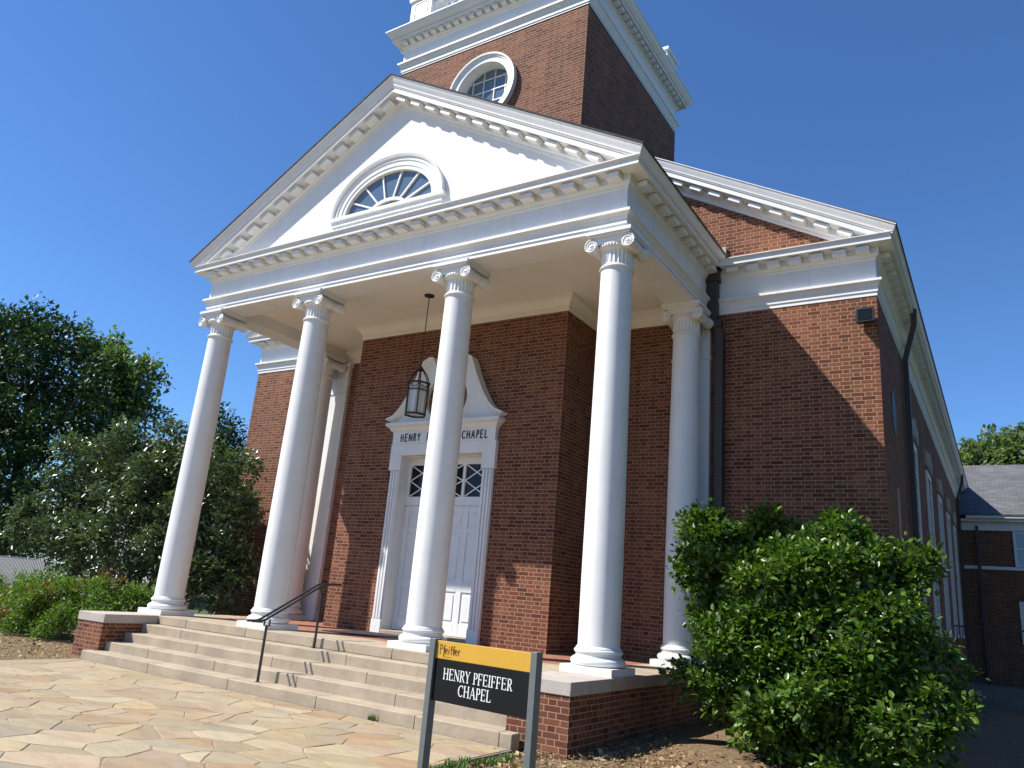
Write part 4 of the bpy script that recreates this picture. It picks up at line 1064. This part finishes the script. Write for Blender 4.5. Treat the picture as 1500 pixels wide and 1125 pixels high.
def plant(name, label, cat, base, blobs, mat, n_clumps, per, size, spread, seed, stem_r, part="foliage", group=None, trunk=False, **kw):
    r0 = empty(name, base); tag(r0, label, cat, group)
    leaves("crown" if trunk else part, M[mat], blobs, n_clumps, per, size, spread, seed, r0, base, **kw)
    tops = [b[:3] for b in blobs]
    if trunk:
        mb = MB(); b = Vector((0,0,-.2)); top = Vector((0,0,0)); zz = sorted(q[2] for q in blobs); h = zz[len(zz)//2]-base[2]
        mb.tube([b, Vector((.05*h,.02*h,h*.4)), Vector((.02*h,.0,h*.8)), Vector((0,0,h*1.05))], stem_r, 10, stem_r*.3)
        for q in tops:
            q = Vector(q)-Vector(base); s0 = Vector((.03*h,0,max(.25*h, min(q.z*.55, h*.9)))); mb.tube([s0, s0.lerp(q,.5)+Vector((0,0,.06*h)), q], stem_r*.35, 6, stem_r*.08)
        mb.build("trunk", M['bark'], r0, sharp=60)
    else: stems("stems", r0, base, tops, stem_r, seed, base)
    return r0

RB = [(5.75,1.6,1.45,.62),(5.42,1.7,1.85,.40),(6.55,1.5,1.66,.56),(7.39,1.6,1.66,.56),(7.99,1.7,1.40,.42),(7.29,1.8,2.10,.22),(6.12,.9,.62,.75),(7.11,.7,.79,.74),(7.85,1.0,.74,.58),(6.75,.6,-.05,.64),(7.62,.6,.03,.62),(8.34,.8,-.05,.34),(5.90,1.0,-.02,.50),(8.24,1.2,.52,.34),(6.35,.45,-.32,.42),(7.25,.25,-.36,.46),(8.05,.45,-.40,.40),(6.9,.1,-.1,.4)]
plant("glossy_shrub", "large glossy green shrub before the right front wall beside the portico", "shrub", (6.8,1.2,GZ), RB, 'leaf_gloss', 6600, 11, .082, .11, 3, .035, six=True, gap=.34, shell=.5, zmin=GZ+.06, lumps=13, aspect=1.7, clip=lambda c: (c[:,0] > 5.06) & (c[:,1] < 3.1))
LB = [(-12.1,1.2,1.80,.92),(-11.16,1.5,2.85,.98),(-9.06,1.5,3.05,1.05),(-10.05,1.0,1.15,.85),(-8.17,1.0,1.5,.95),(-7.83,1.8,3.0,1.0),(-6.2,1.8,2.75,.9),(-5.75,2.1,2.05,.55),(-7.11,1.5,1.5,1.0),(-6.1,1.9,1.3,.85),(-7.62,1.2,.70,.5),(-6.0,2.0,.35,.65),(-5.75,2.4,.9,.5)]
plant("tall_dark_shrub", "tall dark evergreen shrub with shiny leaves left of the portico", "shrub", (-8.2,1.6,GZ), LB, 'leaf_dark', 4600, 10, .12, .19, 5, .05, six=True, gap=.30, zmin=GZ+.45, clip=lambda c: (c[:,0] < -5.1) & (c[:,1] < 3.2))
LO = [(-8.09,-.1,-.12,.62),(-9.84,.1,-.28,.62),(-7.02,.1,-.06,.50),(-6.4,.5,.0,.40),(-11.83,.3,-.30,.70),(-8.99,0,.08,.50),(-13.4,.5,-.5,.7),(-8.6,-.45,-.45,.45),(-7.5,-.4,-.45,.45),(-9.6,-.4,-.5,.45),(-10.8,-.2,-.45,.55),(-6.6,-.1,-.45,.42),(-10.7,.3,-.15,.45),(-12.6,0,-.4,.6),(-5.75,.7,-.2,.35),(-5.9,.1,-.5,.3),(-14.8,.6,-.6,.6)]
r_low = plant("low_green_shrub", "low bright green shrub with rusty tips beside the left step wall", "shrub", (-9,.1,GZ), LO, 'leaf_low', 8000, 9, .075, .12, 8, .02, gap=.42, zmin=GZ+.05, aspect=2.6)
leaves("rusty_shoots", M['leaf_rust'], [(-7.3,0,.3,.28),(-7.9,-.6,.05,.25),(-9.5,-.5,.05,.22),(-8.8,-.8,-.35,.22),(-10.4,-.5,-.35,.25),(-6.9,.2,.35,.25)], 130, 9, .075, .12, 12, r_low, (-9,.1,GZ), aspect=2.6)
TB = [(-34.94,9,12.3,1.8),(-30.16,9,11.2,1.5),(-33.35,8,10.0,2.6),(-29.63,9,9.28,2.3),(-27.3,9,8.6,1.2),(-30.05,8,6.31,2.5),(-27.4,9,6.41,2.0),(-25.6,9,5.6,1.1),(-29.8,8,3.38,2.4),(-27.59,9,3.4,1.9),(-39.36,8,9.79,4.0),(-36.47,8,5.14,3.8),(-39,9,12.0,2.5),(-43,8,8,3.5)]
plant("broadleaf_tree", "big dark leafy tree rising at the far left behind the shrubs", "tree", (-32,9,GZ), TB, 'leaf_tree', 7500, 9, .26, .40, 17, .45, trunk=True, gap=.5, aspect=1.7)
T2 = [(-33.2,14,10.9,1.7),(-31.0,14,11.0,1.0),(-31.9,14,9.7,1.2),(-33.96,14,9.42,1.9),(-31.0,14,8.6,1.2),(-36.52,14,12.6,1.6),(-34.5,14,7,2.0),(-34.6,14,12.2,1.2)]
plant("sparse_tree", "paler thin leafed tree showing sky between its branches behind the big dark tree", "tree", (-34,14,GZ), T2, 'leaf_pale', 1700, 9, .30, .45, 19, .3, trunk=True, gap=.45, aspect=1.7)
T3 = [(-20.9,12,7.7,.5),(-20.7,12,6.9,.9),(-20.0,12,7.0,.7),(-20.5,12,5.8,1.3),(-20.5,12,4.4,1.6)]
plant("small_tree", "small dark tree top showing over the tall shrub beside the first column", "tree", (-20.5,12,GZ), T3, 'leaf_tree', 1100, 9, .20, .3, 23, .2, trunk=True, gap=.3, aspect=2.2)
T4 = [(8.49,50,12.5,1.8),(10.25,50,12.7,1.8),(7.26,50,12.0,1.2),(11.91,50,12.4,2.0),(8.74,50,11.4,2.2),(10.64,50,11.4,2.5),(13.5,50,12.4,2.3),(15.5,50,11.5,2.5)]
plant("background_tree", "light green tree top showing above the annex roof", "tree", (10.5,50,GZ), T4, 'leaf_far', 2600, 8, .38, .55, 29, .4, trunk=True, gap=.4, aspect=1.7)

for i, (x, y, h) in enumerate(((20, -6, 12), (22, 5, 14), (20, 15, 12), (25, -16, 13))):  # invented trees outside the view, added to block sky light on the right wall
    TR = [(x, y, h*.55, 3.6), (x-2, y+1, h*.42, 2.6), (x+2, y-1.5, h*.45, 2.8), (x-1, y-2, h*.72, 2.5), (x+1, y+2, h*.75, 2.5), (x, y, h*.88, 2.0), (x-1.5, y+.5, h*.25, 2.2)]
    plant("added_shade_tree", "tall leafy tree added out of view right of the church to dim the sky light on its wall", "tree", (x, y, GZ), TR, 'leaf_tree', 2600, 8, .36, .55, 50+i, .3, trunk=True, gap=.3, aspect=1.7, group="added shading trees on the side lawn")
HB = [(-52+4*i, 19+.4*i, 1.0+.25*math.sin(i*1.7), 2.3) for i in range(9)]
plant("far_hedge", "long dark hedge far behind the picket fence at the left", "hedge", (-36,20.6,GZ), HB, 'leaf_tree', 2600, 8, .30, .5, 31, .08, gap=.2, zmin=GZ+.1)
# leaf litter and grass
def scatter(name, mat, regions, n, size, seed, blade=False):
    R = np.random.default_rng(seed); P = []
    per = n//len(regions)
    for (x0, x1, y0, y1, z) in regions:
        P.append(np.stack([R.uniform(x0,x1,per), R.uniform(y0,y1,per), np.full(per, z)], 1))
    P = np.concatenate(P); n = len(P)
    a = R.random(n)*6.283; s = size*(.5+R.random(n))
    if blade:
        tip = P + np.stack([np.cos(a)*s*.45, np.sin(a)*s*.45, s], 1); w_ = np.stack([-np.sin(a)*.005, np.cos(a)*.005, np.zeros(n)], 1)
        mid = P*.5+tip*.5+np.stack([-np.cos(a)*s*.08, -np.sin(a)*s*.08, s*.12], 1)
        V = np.stack([P-w_, P+w_, mid+w_*.8, tip, mid-w_*.8], 1); nv = 5; F = [(0,1,2,4),(4,2,3)]
    else:
        u = np.stack([np.cos(a), np.sin(a), R.normal(size=n)*.35], 1); v_ = np.stack([-np.sin(a)*.45, np.cos(a)*.45, R.normal(size=n)*.3], 1)
        P[:,2] += .012*R.random(n)
        V = np.stack([P-u*s[:,None]/2, P-v_*s[:,None]/2, P+u*s[:,None]/2, P+v_*s[:,None]/2], 1); nv = 4; F = [(0,1,2,3)]
    faces = [tuple(i*nv+k for k in f) for i in range(n) for f in F]
    me = bpy.data.meshes.new(name); me.from_pydata(V.reshape(-1,3).tolist(), [], faces)
    at = me.attributes.new("tint", 'FLOAT', 'FACE'); at.data.foreach_set("value", np.repeat(R.random(n), len(F)).astype(np.float32))
    me.materials.append(mat); o = bpy.data.objects.new(name, me); COL.objects.link(o); tag(o, kind='stuff'); return o
tag(scatter("leaf_litter", M['chips'], [(4.5,9.0,-3.6,-1.5,GZ+.01),(5.0,8.6,-1.6,1.2,GZ+.03),(4.5,8.0,-2.6,-.4,GZ+.012),(-9,-4.5,-3.0,-.6,GZ+.012)], 14000, .030, 41), "dry leaves and bark chips lying on the mulch beds")
scatter_regions = [(4.5,8.5,-3.6,-.6,GZ+.02),(5.0,8.6,-1.4,.8,GZ+.04),(-9,-4.6,-3.0,-.5,GZ+.02)]
tag(scatter("bark_chips", M['chips'], scatter_regions, 1500, .065, 47), "larger bark chips scattered over the mulch beds")
def tufts():
    R = random.Random(5); regs = []
    for i in range(9): x = 4.43+R.uniform(0,.26); y = -2.75+R.uniform(-.35,.65); regs.append((x-.06,x+.06,y-.06,y+.06,GZ-.005))
    for i in range(8): x = 4.5+R.uniform(0,1.0); y = -3.6+R.uniform(-.6,.6); regs.append((x-.07,x+.07,y-.07,y+.07,GZ-.005))
    regs.append((2.3,2.42,-1.70,-1.66,-.75))
    tag(scatter("grass", M['grass'], regs, 1100, .065, 6, True), "short green grass tufts along the patio edge")
tufts()
